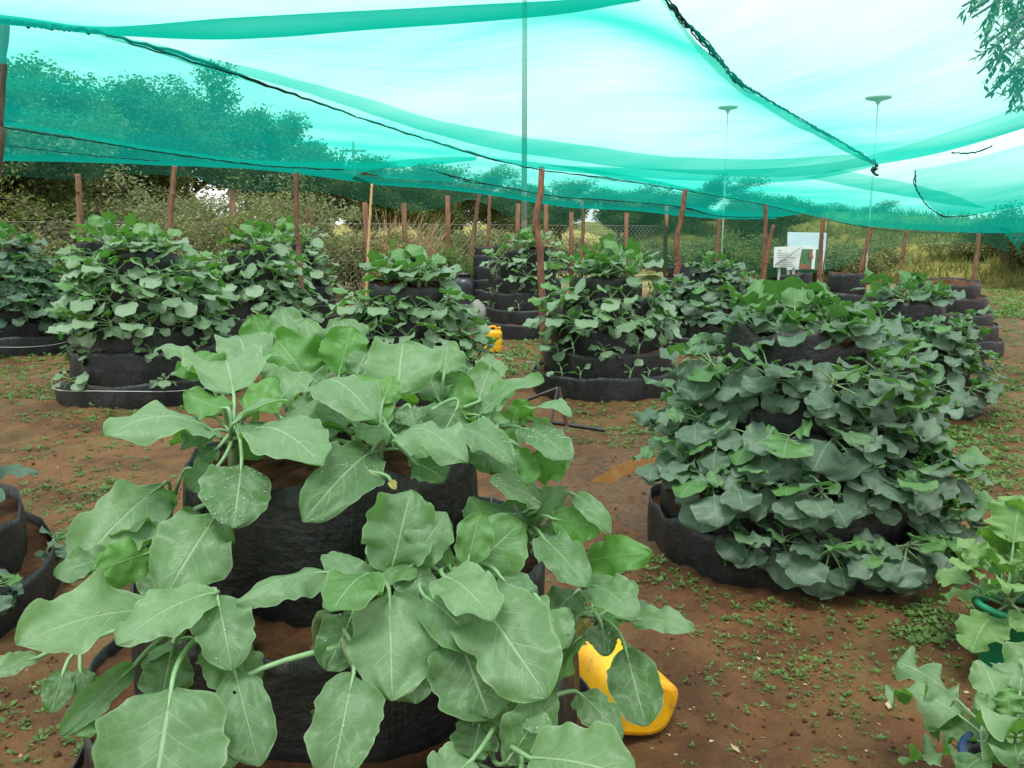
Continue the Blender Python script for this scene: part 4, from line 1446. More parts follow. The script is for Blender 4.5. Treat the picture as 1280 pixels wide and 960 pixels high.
# chain-link fence
FP = [(-60, 17.0), (297, 19.5), (385, 20.5), (460, 21.2), (508, 22), (560, 22.8), (646, 24), (683, 24.6), (715, 25.2), (782, 26.2), (831, 27)]
fence = empty('chain_link_fence', (0, 0, 0))
tag(fence, 'chain-link fence on brown wooden posts closing the back of the plot', 'fence')
fpts = [Vector(((px - 640) / F * (Yd * CP + 0.8 * SP), Yd, 0)) for px, Yd in FP]
for i, p in enumerate(fpts):
    mb = MB()
    rnd = random.Random(i)
    lx, ly = rnd.uniform(-.06, .06), rnd.uniform(-.06, .06)
    hh = rnd.uniform(2.2, 2.75)
    mb.tube([p + Vector((0, 0, -0.3)), p + Vector((lx * .5, 0, hh * .5)), p + Vector((lx, ly, hh))], [0.075, 0.07, 0.062], 9)
    mb.build('post', M['post_wood'], fence)
    if i:
        a = fpts[i - 1]
        Ls = (p - a).length
        dr = (p - a) / Ls
        H = 1.85
        mb = MB()
        st = 0.15
        s = -H
        while s < Ls:
            for sg in (1, -1):
                lo, hi = s, s + H
                if sg < 0:
                    z0, z1 = H, 0.0
                else:
                    z0, z1 = 0.0, H
                # clip to the bay
                ta, tb = 0.0, 1.0
                if lo < 0: ta = -lo / H
                if hi > Ls: tb = (Ls - lo) / H
                if tb > ta:
                    q0 = a + dr * (lo + H * ta) + Vector((0, 0, 0.05 + z0 + (z1 - z0) * ta))
                    q1 = a + dr * (lo + H * tb) + Vector((0, 0, 0.05 + z0 + (z1 - z0) * tb))
                    off = Vector((0, 0.006 * sg, 0))
                    mb.tube([q0 + off, q1 + off], 0.0055, 3, cap=False)
            s += st
        for z in (0.06, 1.0, H + 0.04):
            mb.tube([a + Vector((0, 0, z)), p + Vector((0, 0, z))], 0.006, 4)
        mb.build('wire_mesh', M['metal_wire'], fence)

# boards behind the fence
root = empty('signboard', atY(1008, 336, 19.5))
root.location.z = 0
tag(root, 'large blue and white signboard with a crop picture, behind the poles', 'signboard')


def quad(mb, pts, thick, base, mat=0):
    P = [p - base for p in pts]
    n = (P[1] - P[0]).cross(P[3] - P[0]).normalized()
    if n.y > 0: n = -n
    bk = [p - n * thick for p in P]
    vs = P + bk
    fs = [(0, 1, 2, 3), (7, 6, 5, 4), (0, 4, 5, 1), (1, 5, 6, 2), (2, 6, 7, 3), (3, 7, 4, 0)]
    mb.add(vs, fs, mat)


bl = root.location
mb = MB()
quad(mb, [atY(985, 290, 19.5), atY(1034, 291, 19.6), atY(1031, 337, 19.6), atY(984, 337, 19.5)], 0.03, bl)
mb.build('panel', M['board_blue'], root, smooth=False)
mb = MB()     # white arch across the board
arc_o = [atY(985 + 46 * k / 12, 323 - 16 * math.sin(math.pi * (0.1 + 0.8 * k / 12)), 19.49) for k in range(13)]
arc_i = [atY(988 + 41 * k / 12, 334 - 16 * math.sin(math.pi * (0.1 + 0.8 * k / 12)), 19.49) for k in range(13)]
mb.grid([[p - bl for p in arc_o], [p - bl for p in arc_i]])
quad(mb, [atY(1016, 312, 19.47), atY(1020, 312, 19.47), atY(1018, 336, 19.47), atY(1014, 336, 19.47)], 0.004, bl)
mb.build('white_arch', M['board_white'], root, smooth=False)
mb = MB()
quad(mb, [atY(1001, 311, 19.482), atY(1029, 312, 19.482), atY(1028, 336, 19.482), atY(999, 336, 19.482)], 0.004, bl)
mb.build('crop_picture', M['print_green'], root, smooth=False)
mb = MB()
quad(mb, [atY(1011, 315, 19.466), atY(1015, 314, 19.466), atY(1017, 323, 19.466), atY(1012, 324, 19.466)], 0.004, bl)
quad(mb, [atY(1001, 330, 19.466), atY(1013, 331, 19.466), atY(1013, 335.5, 19.466), atY(1000, 335.5, 19.466)], 0.004, bl)
mb.build('picture_detail', M['print_brown'], root, smooth=False)
for px in (988, 1030):
    mb = MB()
    mb.tube([atY(px, 300, 19.7) - bl, Vector((atY(px, 300, 19.7).x - bl.x, 19.7 - bl.y, -0.2))], 0.04, 8)
    mb.build('post', M['pole_grey'], root)

root = empty('notice_board', atY(984, 336, 18.8))
root.location.z = 0
tag(root, 'tilted white notice board with faint lines of writing, before the blue signboard', 'notice board')
bl = root.location
mb = MB()
quad(mb, [atY(968, 309, 18.8), atY(1003, 307, 18.8), atY(998, 335, 18.8), atY(967, 334, 18.8)], 0.025, bl)
mb.build('panel', M['board_white'], root, smooth=False)
mb = MB()
for (x0, x1, yy, hh) in ((973, 976, 312.5, 1.4), (971, 986, 316.5, .7), (972, 990, 319, .7), (972, 994, 321.6, .7), (974, 984, 325, 1.3), (971, 990, 328, .7), (972, 992, 330.5, .7), (974, 996, 332.6, .7)):
    quad(mb, [atY(x0, yy, 18.78), atY(x1, yy - .3, 18.78), atY(x1, yy - .3 + hh, 18.78), atY(x0, yy + hh, 18.78)], 0.003, bl)
mb.build('writing', M['print_grey'], root, smooth=False)
mb = MB()
mb.tube([atY(968.5, 332, 18.74) - bl, atY(1001, 309, 18.74) - bl], 0.014, 5)
mb.build('strap', M['print_grey'], root)
for px in (975, 993):
    mb = MB()
    mb.tube([atY(px, 320, 18.86) - bl, Vector((atY(px, 320, 18.86).x - bl.x, 18.86 - bl.y, -0.2))], 0.03, 8)
    mb.build('post', M['pole_grey'], root)

# lamps and utility poles beyond the net
for label, px, py, Yd, wd in (('flat-topped lamp post seen through the white net, left of the other', 910, 134, 30, 28), ('flat-topped lamp post seen through the net below the overhanging branches', 1098, 122, 26, 36)):
    top = atY(px, py, Yd)
    root = empty('lamp_post', (top.x, top.y, 0))
    tag(root, label, 'lamp post', 'lamp posts beyond the plot')
    mb = MB(); mb.tube([(0, 0, -0.3), (0, 0, top.z - 0.1)], [0.03, 0.02], 8); mb.build('pole', M['lamp_metal'], root)
    w = wd / F * Yd / 2 * 0.85
    mb = MB()
    P = [[(rr * math.cos(2 * math.pi * j / 24), rr * math.sin(2 * math.pi * j / 24), top.z + z) for j in range(24)] for rr, z in ((0.03, -0.2), (w * 0.25, -0.1), (w * .9, -0.04), (w, 0), (w * .95, 0.04), (0.02, 0.06))]
    mb.grid(P, wrap=True)
    mb.build('lamp_head', M['lamp_metal'], root)
for label, px, Yd, hh, r in (('tall utility pole seen through the net above the crooked central pole', 655, 32, 13, 0.10), ('short distant utility pole seen through net left of the centre', 448, 48, 6.6, 0.09)):
    root = empty('utility_pole', ((px - 640) / F * Yd, Yd, 0))
    tag(root, label, 'utility pole')
    mb = MB(); mb.tube([(0, 0, -0.3), (0, 0, hh)], [r * 1.1, r * 0.8], 10); mb.build('shaft', M['pole_grey'], root)
    mb = MB(); mb.box((0, -0.1, hh - 0.5), (1.4, 0.1, 0.1)); mb.build('crossarm', M['pole_grey'], root, smooth=False)

# ------------------------------------------------------------------ shade nets and ropes


def net(label, curves, nu=60, nv=26, sag=0.0, seed=1, mat='shade_net', wr=0.02, name='shade_net', group='green shade nets'):
    rows = [interp([up3(*q) if not isinstance(q, Vector) else q for q in c], nu) for c in curves]
    cols = [interp([r[i] for r in rows], nv) for i in range(nu)]
    P, lc = [], []
    for j in range(nv):
        row = []
        for i in range(nu):
            t_, s_ = j / (nv - 1), i / (nu - 1)
            p_ = cols[i][j].copy()
            ed = min(1, 6 * min(t_, 1 - t_) + 0.15)
            p_.z -= sag * 4 * t_ * (1 - t_)
            p_.z += ed * wr * (mnoise.noise(Vector((p_.x * 0.9, p_.y * 0.9, seed))) + 0.5 * mnoise.noise(Vector((p_.x * 2.6 + p_.y, p_.y * 1.1, seed + 5))))
            row.append(p_)
            lc.append((s_, t_, seed * 0.37))
        P.append(row)
    NETS.append(P)
    base = P[nv // 2][nu // 2].copy()
    mb = MB()
    mb.grid(P, lc=lc)
    shift(mb, base)
    o = mb.build(name, M[mat], None, loc=base)
    return tag(o, label, 'shade net' if name == 'shade_net' else 'net curtain', group)


NETS = []


def net_band(label, P, edge0, edge1, n=60, seed=3):
    """a second layer lying on panel P between two lines given as (s, t) in the panel"""
    def at(s_, t_):
        i, j = min(len(P) - 1.001, max(0, t_ * (len(P) - 1))), min(len(P[0]) - 1.001, max(0, s_ * (len(P[0]) - 1)))
        a_, b_ = int(i), int(j)
        fi, fj = i - a_, j - b_
        return (P[a_][b_] * (1 - fi) + P[a_ + 1][b_] * fi) * (1 - fj) + (P[a_][b_ + 1] * (1 - fi) + P[a_ + 1][b_ + 1] * fi) * fj
    rows, lc = [], []
    e0 = interp([Vector((*q, 0)) for q in edge0], n)
    e1 = interp([Vector((*q, 0)) for q in edge1], n)
    for j in range(10):
        row = []
        for i in range(n):
            q = e0[i].lerp(e1[i], j / 9)
            row.append(at(q.x, q.y) + Vector((0, 0, 0.015)))
            lc.append((q.x, q.y, seed * 0.4))
        rows.append(row)
    base = rows[5][n // 2].copy()
    mb = MB()
    mb.grid(rows, lc=lc)
    shift(mb, base)
    return tag(mb.build('shade_net', M['shade_net'], None, loc=base), label, 'shade net', 'green shade nets')


V = Vector
seamB = [(125, 41, 3.5), (250, 75, 4.3), (400, 130, 5.9), (520, 170, 7.4), (600, 194, 8.7), (645, 206, 9.5), (677, 212, 10.3)]
ropeB2 = [(677, 212, 10.3), (770, 223, 12.3), (855, 237, 14.5), (955, 255, 17.5), (1030, 273, 19.0), (1085, 283, 19.6), (1130, 288, 19.8), (1222, 291, 19.8), (1320, 288, 19.5)]
seamS = [(826, -6, 3.25), (880, 52, 4.2), (930, 105, 5.3), (1000, 148, 6.8), (1060, 182, 8.6), (1095, 206, 10)]
net('nearest green net panel overhead, sagging across the upper left', [
    [V((-6, -2.0, 2.62)), V((0, -2.0, 2.58)), V((3.5, -2.0, 2.66))],
    [V((-5, 0.3, 2.40)), V((0, 0.3, 2.36)), V((2.4, 0.3, 2.48))],
    [V((-4.6, 1.5, 2.28)), V((-1.2, 1.5, 2.27)), V((0.2, 1.5, 2.31)), V((1.3, 1.5, 2.42))],
    [(-700, -60, 2.1), (-300, 0, 2.4), (0, 24, 2.6), (150, 38, 2.65), (300, 40, 2.65), (520, 28, 2.62), (700, 12, 2.55), (826, -8, 2.6)],
    [(-900, -120, 2.9), (-300, -10, 3.2), (0, 18, 3.3), (125, 33, 3.5), (300, 22, 3.5), (520, 10, 3.5), (700, 0, 3.4), (826, -12, 3.28)]], 70, 40, 0.0, 2)
net('broad white-lit net panel sagging over the middle of the plot', [
    [(125, 36, 3.5), (300, 22, 3.52), (520, 10, 3.5), (700, 0, 3.42), (826, -8, 3.26)],
    [(125, 38, 3.5), (360, 80, 4.7), (600, 90, 5.4), (780, 60, 5.2), (932, 104, 5.3)],
    [(125, 40, 3.5), (385, 118, 5.6), (625, 175, 7.6), (830, 190, 8.3), (1064, 182, 8.6)],
    [(125, 41, 3.5), (400, 130, 5.9), (645, 206, 9.5), (870, 226, 10.4), (1000, 226, 10.6), (1095, 208, 10)]], 80, 44, 0.02, 3)
net_band('doubled grey-green net strip crossing the broad middle panel', NETS[1], [(.0, .40), (.2, .47), (.42, .56), (.6, .62), (.8, .71), (1.0, .82)], [(.0, .62), (.2, .68), (.42, .75), (.6, .80), (.8, .90), (1.0, .98)])
net_band('doubled net strip along the nearest overhead panel', NETS[0], [(.50, .35), (.62, .46), (.75, .52), (.88, .52)], [(.50, .44), (.62, .58), (.75, .62), (.88, .60)])
net('farther net panel hung on the line of poles to the right', [
    [(677, 206, 10.4), (870, 212, 10.9), (1000, 208, 11), (1095, 192, 10.8), (1230, 150, 10.6), (1330, 110, 10.2)],
    [(720, 214, 11.2), (880, 228, 12.2), (1010, 236, 13), (1110, 240, 13), (1230, 232, 13), (1330, 225, 13)],
    [(765, 222, 12.2), (900, 243, 15.2), (1015, 264, 17.5), (1110, 277, 18), (1225, 284, 18), (1330, 280, 18)],
    [(855, 237, 14.5), (955, 255, 17.5), (1030, 273, 19.0), (1085, 283, 19.6), (1222, 291, 19.8), (1330, 288, 19.5)]], 70, 36, 0.0, 4)
net_band('doubled grey strip on the farther net panel above the poles', NETS[2], [(.45, .18), (.60, .30), (.75, .45)], [(.53, .10), (.70, .28), (.84, .50)])
net('right-hand net panel with tree branches showing through it', [
    [(820, -6, 3.25), (960, -160, 2.8), (1300, -420, 2.3)],
    [(924, 106, 5.3), (1110, 50, 4.8), (1470, -80, 4.4)],
    [(1054, 184, 8.6), (1190, 168, 7.6), (1440, 84, 6.8)],
    [(1095, 206, 10), (1180, 190, 9.4), (1300, 154, 8.6), (1430, 110, 8)]], 60, 40, 0.04, 5)
net('loose net flap hanging between the tied corner and the right edge', [
    [(1143, 212, 11.2), (1210, 200, 11.4), (1290, 178, 11), (1400, 150, 10.6)],
    [(1146, 240, 12.2), (1210, 240, 12.6), (1290, 226, 12.2), (1400, 200, 12)],
    [(1178, 268, 14.4), (1215, 268, 14.8), (1290, 256, 14.4), (1400, 246, 14)]], 40, 24, 0.02, 6)
net('small blue-green net scrap at the far right edge', [
    [(1232, 264, 16.5), (1280, 256, 16.2), (1340, 250, 16)],
    [(1240, 282, 17.2), (1262, 288, 17.4), (1300, 282, 17.2), (1350, 278, 17)],
    [(1262, 284, 18.5), (1276, 318, 18.6), (1282, 300, 18.6), (1350, 290, 18.4)]], 30, 14, 0.0, 7)
net('left net panel with dark trees showing through it', [
    [(-900, -110, 2.92), (-300, -5, 3.22), (0, 22, 3.32)] + seamB[:5],
    [(-700, 70, 5.2), (-200, 96, 5.4), (60, 112, 5.7), (300, 150, 7.2), (480, 185, 8.8), (596, 197, 9.0)],
    [(-600, 124, 7.3), (-100, 142, 7.6), (150, 175, 8.6), (340, 203, 10.8), (480, 208, 11.4), (594, 199, 9.4)],
    [(-600, 132, 7.7), (-80, 148, 8.0), (200, 190, 9.7), (330, 207, 11.2), (430, 212, 12.2), (530, 207, 11.2), (592, 200, 9.8)]], 70, 36, 0.0, 8)
net('low net strip behind the left panel, drooping above the shrubs', [
    [(-600, 126, 7.8), (-80, 143, 8.05), (200, 185, 9.75), (330, 201, 11.3), (500, 203, 12.3)],
    [(-500, 172, 9.4), (-80, 186, 9.3), (150, 201, 10.6), (330, 212, 13), (440, 222, 14.4)],
    [(-500, 196, 10.4), (-80, 199, 10.2), (150, 204, 11.4), (340, 213, 14), (470, 230, 16.2)],
    [(-500, 190, 12.4), (-80, 190, 12.2), (150, 198, 13.4), (340, 206, 16), (470, 224, 18)]], 60, 30, 0.0, 9)
net('net strip behind the central pole, between two dark ropes', [
    [(430, 208, 12.2), (560, 196, 12.0), (680, 204, 12.2), (800, 222, 13.6), (900, 243, 16.8), (1010, 262, 20)],
    [(480, 222, 14), (570, 218, 14.4), (690, 235, 15.4), (800, 246, 17.4), (900, 262, 19.6), (1000, 268, 21.5)],
    [(470, 223, 15), (570, 228, 15.6), (700, 246, 17), (745, 249, 18), (850, 258, 20), (900, 270, 21.6), (970, 271, 23)]], 60, 22, 0.0, 10)
net('far net strip drooping over the back fence', [
    [(440, 218, 15.2), (570, 227, 15.7), (700, 245, 17.1), (745, 248, 18.1), (850, 257, 20.1), (970, 270, 23)],
    [(470, 231, 16.2), (590, 241, 17), (700, 258, 18.6), (800, 264, 20.4), (880, 272, 22), (970, 274, 23.4)],
    [(470, 225, 18.2), (590, 236, 19), (700, 252, 20.6), (800, 260, 22.4), (880, 268, 24), (970, 271, 25.4)]], 60, 20, 0.0, 11)
net('short green net curtain along the back, rolled up at the left', [
    [(-200, 186, 16.9), (0, 195, 17.2), (300, 205, 19), (470, 222, 21), (600, 236, 23.6), (700, 252, 24.8)],
    [(-200, 205, 16.9), (0, 212, 17.2), (300, 222, 19), (470, 240, 21), (600, 246, 23.6), (700, 262, 24.8)],
    [(-200, 224, 16.9), (0, 220, 17.2), (110, 224, 17.8), (200, 212, 18.4), (300, 238, 19), (400, 240, 20), (520, 264, 22), (590, 250, 23.6), (640, 272, 24.2), (700, 280, 24.8)]], 70, 12, 0, 12, 'curtain_net', 0.04, 'net_curtain', 'green net curtains round the plot')
net('long green net curtain hanging behind the dense and central towers', [
    [(696, 250, 24.9), (850, 262, 26.6), (960, 266, 26.2), (1080, 276, 24.4)],
    [(700, 278, 24.9), (850, 300, 26.6), (960, 306, 26.2), (1080, 306, 24.4)],
    [(706, 282, 24.9), (760, 300, 25.6), (826, 334, 26.4), (900, 345, 26.6), (990, 346, 26.0), (1060, 330, 24.8), (1082, 322, 24.4)]], 70, 16, 0, 13, 'curtain_net', 0.06, 'net_curtain', 'green net curtains round the plot')
net('shallow green net curtain between the right-hand poles', [
    [(1078, 274, 24.4), (1150, 280, 23), (1260, 284, 21)],
    [(1080, 300, 24.4), (1150, 292, 23), (1260, 298, 21)],
    [(1084, 318, 24.4), (1120, 308, 23.6), (1160, 304, 22.8), (1220, 303, 21.6), (1262, 316, 21)]], 40, 10, 0, 14, 'curtain_net', 0.04, 'net_curtain', 'green net curtains round the plot')


def rope(label, pts, r=0.011, n=70, slack=0.012, frays=0, seed=1, name='rope'):
    P = interp([up3(*q) for q in pts], n)
    base = P[n // 2].copy()
    rnd = random.Random(seed)
    P = [p_ + V((rnd.uniform(-1, 1), 0, rnd.uniform(-1, 1))) * slack * 0.5 for p_ in P]
    mb = MB()
    mb.tube(P, [r * rnd.uniform(0.7, 1.35) for _ in P], 6)
    for k in range(frays):
        i = rnd.randint(0, n - 12)
        m_ = rnd.randint(8, 14)
        off = V((rnd.uniform(-1, 1), rnd.uniform(-1, 1), rnd.uniform(-1, 0.4))) * r * 3
        seg = P[i:i + m_]
        mb.tube([q + off * math.sin(math.pi * a / (len(seg) - 1)) for a, q in enumerate(seg)], r * rnd.uniform(0.4, 0.8), 5)
    shift(mb, base)
    o = mb.build(name, M['rope'], None, loc=base)
    return tag(o, label, 'rope', 'dark seam ropes of the net')


rope('dark seam rope from the upper left down to the crooked central pole', seamB, 0.0065, frays=14)
rope('dark rope linking the tops of the right-hand net poles', [(q[0], q[1] + 1, q[2]) for q in ropeB2], 0.008, frays=4)
rope('thick gathered seam rope running down from the top towards the tied corner', seamS, 0.006, 140, 0.008, 70, 4)
rope('dark rope edge across the upper left corner', [(-40, 22, 3.0), (0, 26, 2.95), (70, 35, 2.9), (125, 39, 2.9)], 0.007)
rope('thin rope along the lower hem of the left net panel', [(-80, 149, 7.95), (0, 158, 8.3), (200, 190, 9.6), (330, 207, 11.1), (430, 212, 12.1)], 0.010)
rope('thin rope on the low strip behind the left net panel', [(-80, 176, 8.9), (0, 181, 9.1), (120, 195, 9.8), (200, 201, 10.6)], 0.006)
rope('dark rope of the far strip passing behind the crooked central pole', [(530, 210, 13.5), (600, 228, 15.3), (700, 246, 16.9), (745, 249, 17.9), (850, 258, 19.9), (900, 270, 21.5), (965, 271, 22.9)], 0.013, frays=3)
rope('dark curved rope at the left edge of the loose net flap', [(1144, 213, 11.1), (1146, 236, 12), (1160, 258, 13.3), (1180, 270, 14.3), (1200, 270, 14.5), (1222, 268, 14.6)], 0.008, frays=6)
rope('short knotted rope end at the tied net corner', [(1092, 200, 9.9), (1096, 207, 9.9), (1092, 213, 9.9), (1097, 219, 9.9)], 0.012, 20, 0.02, 6)
rope('dark rope bit on the hem of the right-hand net panel', [(1190, 191, 9.2), (1215, 191, 9.0), (1232, 186, 8.9), (1240, 182, 8.8)], 0.007, 20, 0.01, 2)

# ------------------------------------------------------------------ trees, shrubs, reeds


def tree_mesh(seed, H, Rc, kind, leafmat):
    """returns trunk MB, crown MB; origin at the foot"""
    rnd = random.Random(seed)
    tr, cr = MB(), MB()
    tips = []

    def limb(p, d, L, r, depth):
        pts = [p.copy()]
        q = p.copy()
        dd = d.copy()
        n = 5
        for k in range(n):
            dd = (dd + V((rnd.uniform(-1, 1), rnd.uniform(-1, 1), rnd.uniform(-.4, .7))) * 0.22).normalized()
            if kind == 'scrub': dd = (dd + V((0, 0, -0.10 * k))).normalized()
            q = q + dd * L / n
            pts.append(q.copy())
            if depth <= 1: tips.append((q.copy(), depth))
        tr.tube(pts, [r * (1 - 0.55 * k / n) for k in range(n + 1)], 6 if depth > 1 else 4, cap=False)
        if depth > 0:
            for k in range(rnd.randint(3, 4) if depth > 1 else 4):
                a = rnd.uniform(0, 6.28)
                side = V((math.cos(a), math.sin(a), rnd.uniform(-0.1, 0.6)))
                i = rnd.randint(2, n)
                limb(pts[i], (dd * 0.7 + side).normalized(), L * rnd.uniform(0.5, 0.72), r * 0.5, depth - 1)

    if kind == 'tree':
        for k in range(2):
            limb(V((0.15 * k, 0, -0.2)), V((rnd.uniform(-.25, .25), rnd.uniform(-.2, .2), 1)), H * 0.5, H * 0.022, 3)
        ls, per, spread = 0.10, 95, 0.33
    elif kind == 'scrub':
        for k in range(9):
            a = 2 * math.pi * k / 9 + rnd.uniform(-.3, .3)
            limb(V((math.cos(a) * .2, math.sin(a) * .2, -0.1)), V((math.cos(a) * .75, math.sin(a) * .75, 1)).normalized(), H * 0.75, H * 0.010, 2)
        ls, per, spread = 0.080, 9, 0.17
    else:
        for k in range(7):
            a = 2 * math.pi * k / 7 + rnd.uniform(-.3, .3)
            limb(V((math.cos(a) * .1, math.sin(a) * .1, -0.1)), V((math.cos(a) * .8, math.sin(a) * .8, 1)).normalized(), H * 0.55, H * 0.012, 2)
        ls, per, spread = 0.085, 26, 0.24
    sc = max(1e-3, max(abs(t_[0].x) for t_ in tips))
    for (q, dep) in tips:
        if kind == 'tree' and rnd.random() < 0.15: continue
        tint = rnd.random()
        yg = rnd.random() * 0.5 if rnd.random() < 0.3 else 0.0
        for k in range(per):
            g_ = V((rnd.gauss(0, 1), rnd.gauss(0, 1), rnd.gauss(0, 1))).normalized() * rnd.random() ** 0.45
            c = q + V((g_.x, g_.y, g_.z * .75)) * spread * 1.5
            ax = V((rnd.uniform(-1, 1), rnd.uniform(-1, 1), rnd.uniform(-1, .4))).normalized()
            sd_ = ax.orthogonal().normalized()
            sd_ = Matrix.Rotation(rnd.uniform(0, 6.28), 3, ax) @ sd_
            l = ls * rnd.uniform(0.6, 1.4)
            w = l * (0.17 if kind == 'scrub' else 0.33)
            nn = ax.cross(sd_)
            cr.add([c, c + ax * l * .45 + sd_ * w + nn * w * .3, c + ax * l, c + ax * l * .45 - sd_ * w + nn * w * .3], [(0, 1, 2, 3)], 0, [(0, 0, tint), (.5, .9, tint), (1, 0.4, tint), (.5, -.9, tint)], yg)
    return tr, cr


PROT = {}


def plant_tree(kind, variant, name, label, x, y, scale, sz, rz, cat, group, z=0.0, leafmat='tree_leaf'):
    key = (kind, variant, leafmat)
    if key not in PROT:
        H = {'tree': 6.6, 'scrub': 2.6, 'bush': 2.2}[kind]
        tr, cr = tree_mesh(500 + variant * 17 + len(kind), H, 1, kind, leafmat)
        PROT[key] = (tr.mesh('trunk', M['bark']), cr.mesh('crown', M[leafmat], smooth=False))
    o = empty(name, (x, y, z), rz)
    o.scale = (scale, scale, sz)
    tag(o, label, cat, group)
    link('trunk' if kind == 'tree' else 'branches', PROT[key][0], o)
    link('crown' if kind == 'tree' else 'leaves', PROT[key][1], o)
    return o


def xat(px, Yd): return (px - 640) / F * (Yd * CP)


rt = random.Random(77)
for i, (label, px, Yd, s, sz, var) in enumerate((
        ('big dark tree filling the far left behind the net', 0, 21, 1.2, 0.98, 0),
        ('broad dark tree seen through the left net, above the weathered pole', 110, 23, 1.2, 1.02, 1),
        ('tree with ragged crown above the brown pole on the left', 215, 27, 1.15, 1.05, 2),
        ('paler tree seen through the net left of the leaning net pole', 320, 31, 1.1, 1.05, 0),
        ('low spreading tree right behind the thin leaning net pole', 405, 34, 1.1, 0.86, 1),
        ('small tree beyond the fence above the straw-coloured reeds', 485, 37, 1.05, 0.80, 2),
        ('narrow tree beyond the fence right of the straw-coloured reeds', 528, 39, 0.95, 0.78, 1),
        ('tree at the end of the left earth bank, cut by the frame', -140, 19, 1.2, 0.95, 2),
        ('rounded tree beyond the fence above the black water tank', 570, 42, 1.1, 0.74, 0),
        ('rounded tree just left of the tall utility pole, beyond the fence', 632, 45, 1.1, 0.74, 2),
        ('rounded tree right of the tall utility pole, beyond the fence', 700, 46, 1.1, 0.74, 1),
        ('tree behind the long curtain, above the central tower', 780, 44, 1.1, 0.70, 2),
        ('tree behind the long curtain, above the bent net pole', 860, 42, 1.1, 0.66, 0),
        ('tree behind the long curtain, above the blue-grey tower', 935, 40, 1.05, 0.62, 1),
        ('tree on the hill left of the signboards', 1005, 46, 1.1, 0.56, 2),
        ('tree on the hill above the slanted reddish pole', 1085, 47, 1.1, 0.50, 0))):
    plant_tree('tree', var, 'tree', label, xat(px, Yd), Yd, s, sz, rt.uniform(0, 6), 'tree', 'trees beyond the plot')
for i, (label, px, Yd, s, sz, var) in enumerate((
        ('feathery thorn shrub at the left edge behind the cut-off tower', 10, 18.2, 1.5, 1.3, 0),
        ('wispy thorn shrub just left of the brown pole', 180, 20.5, 1.5, 1.4, 0),
        ('wispy thorn shrub between the brown pole and the leaning pole', 270, 21.5, 1.6, 1.45, 1),
        ('low thorn shrub close behind the weathered pole', 70, 20.8, 1.5, 1.4, 2),
        ('feathery thorn shrub around the weathered pole on the left', 130, 19.0, 1.4, 1.3, 1),
        ('feathery thorn shrub behind the white-wired tower', 230, 19.6, 1.4, 1.3, 2),
        ('dark thorn shrub left of the leaning net pole', 325, 20.5, 1.4, 1.25, 0),
        ('thorn shrub on the orange bank beyond the far left', -80, 17.6, 1.1, 1.1, 2))):
    plant_tree('scrub', var, 'thorn_shrub', label, xat(px, Yd), Yd + 1, s, sz, rt.uniform(0, 6), 'shrub', 'thorn shrubs along the left fence', leafmat='olive_leaf' if i % 3 else 'scrub_leaf')
for i, (label, px, Yd, s, sz, lm, z) in enumerate((
        ('dense green bush behind the fence right of the leaning net pole', 405, 24, 1.1, .95, 'tree_leaf', 0),
        ('yellow-green bush behind the fence beside the straw reeds', 455, 25, 1.0, .85, 'scrub_leaf', 0),
        ('round green bush behind the fence above the bare narrow tower', 600, 29, 1.2, .95, 'tree_leaf', 0),
        ('green bush behind the fence left of the tank bush', 545, 28, 1.1, .9, 'tree_leaf', 0),
        ('bush behind the fence right of the bare narrow tower', 650, 31, 1.2, .9, 'scrub_leaf', 0),
        ('olive bush behind the fence above the sparse tower', 715, 31, 1.2, .8, 'scrub_leaf', 0),
        ('grey-green bush behind the fence above the central tower', 775, 32, 1.2, .75, 'olive_leaf', 0),
        ('grey-green bush beside the pale lawn patch', 835, 33, 1.2, .75, 'olive_leaf', 0),
        ('bush behind the long curtain left of the straight pole', 905, 34, 1.3, .9, 'tree_leaf', 0),
        ('bush behind the tilted notice board', 985, 31, 1.2, .7, 'scrub_leaf', 0),
        ('grey-green bush right of the blue signboard', 1060, 29, 1.2, .72, 'olive_leaf', 0),
        ('yellowish bush between the two slanted poles', 1110, 32, 1.2, .5, 'scrub_leaf', 0),
        ('yellow bush behind the last right-hand pole', 1165, 34, 1.1, .5, 'scrub_leaf', 0.9),
        ('dark bush on the slope at the right edge', 1266, 26, 1.0, .8, 'tree_leaf', 0.9),
        ('grey-green bush at the foot of the right-hand slope', 1240, 29, 1.0, .5, 'olive_leaf', 0.7),
        ('yellow bush on the hill above the stepped tower', 1150, 39, 1.2, .6, 'scrub_leaf', 0.8),
        ('dark bush on the hill beyond the right edge', 1330, 27, 1.2, 1.0, 'tree_leaf', 0.2))):
    plant_tree('bush', i % 3, 'bush', label, xat(px, Yd), Yd, s, sz, rt.uniform(0, 6), 'bush', 'bushes beyond the fence', z, lm)
# small bush behind the tank
plant_tree('bush', 1, 'potted_shrub', 'small bright green shrub rising right behind the black water tank', xat(573, 17.6), 17.6, 0.42, 0.72, 1.0, 'shrub', None, 0.0, 'tree_leaf')

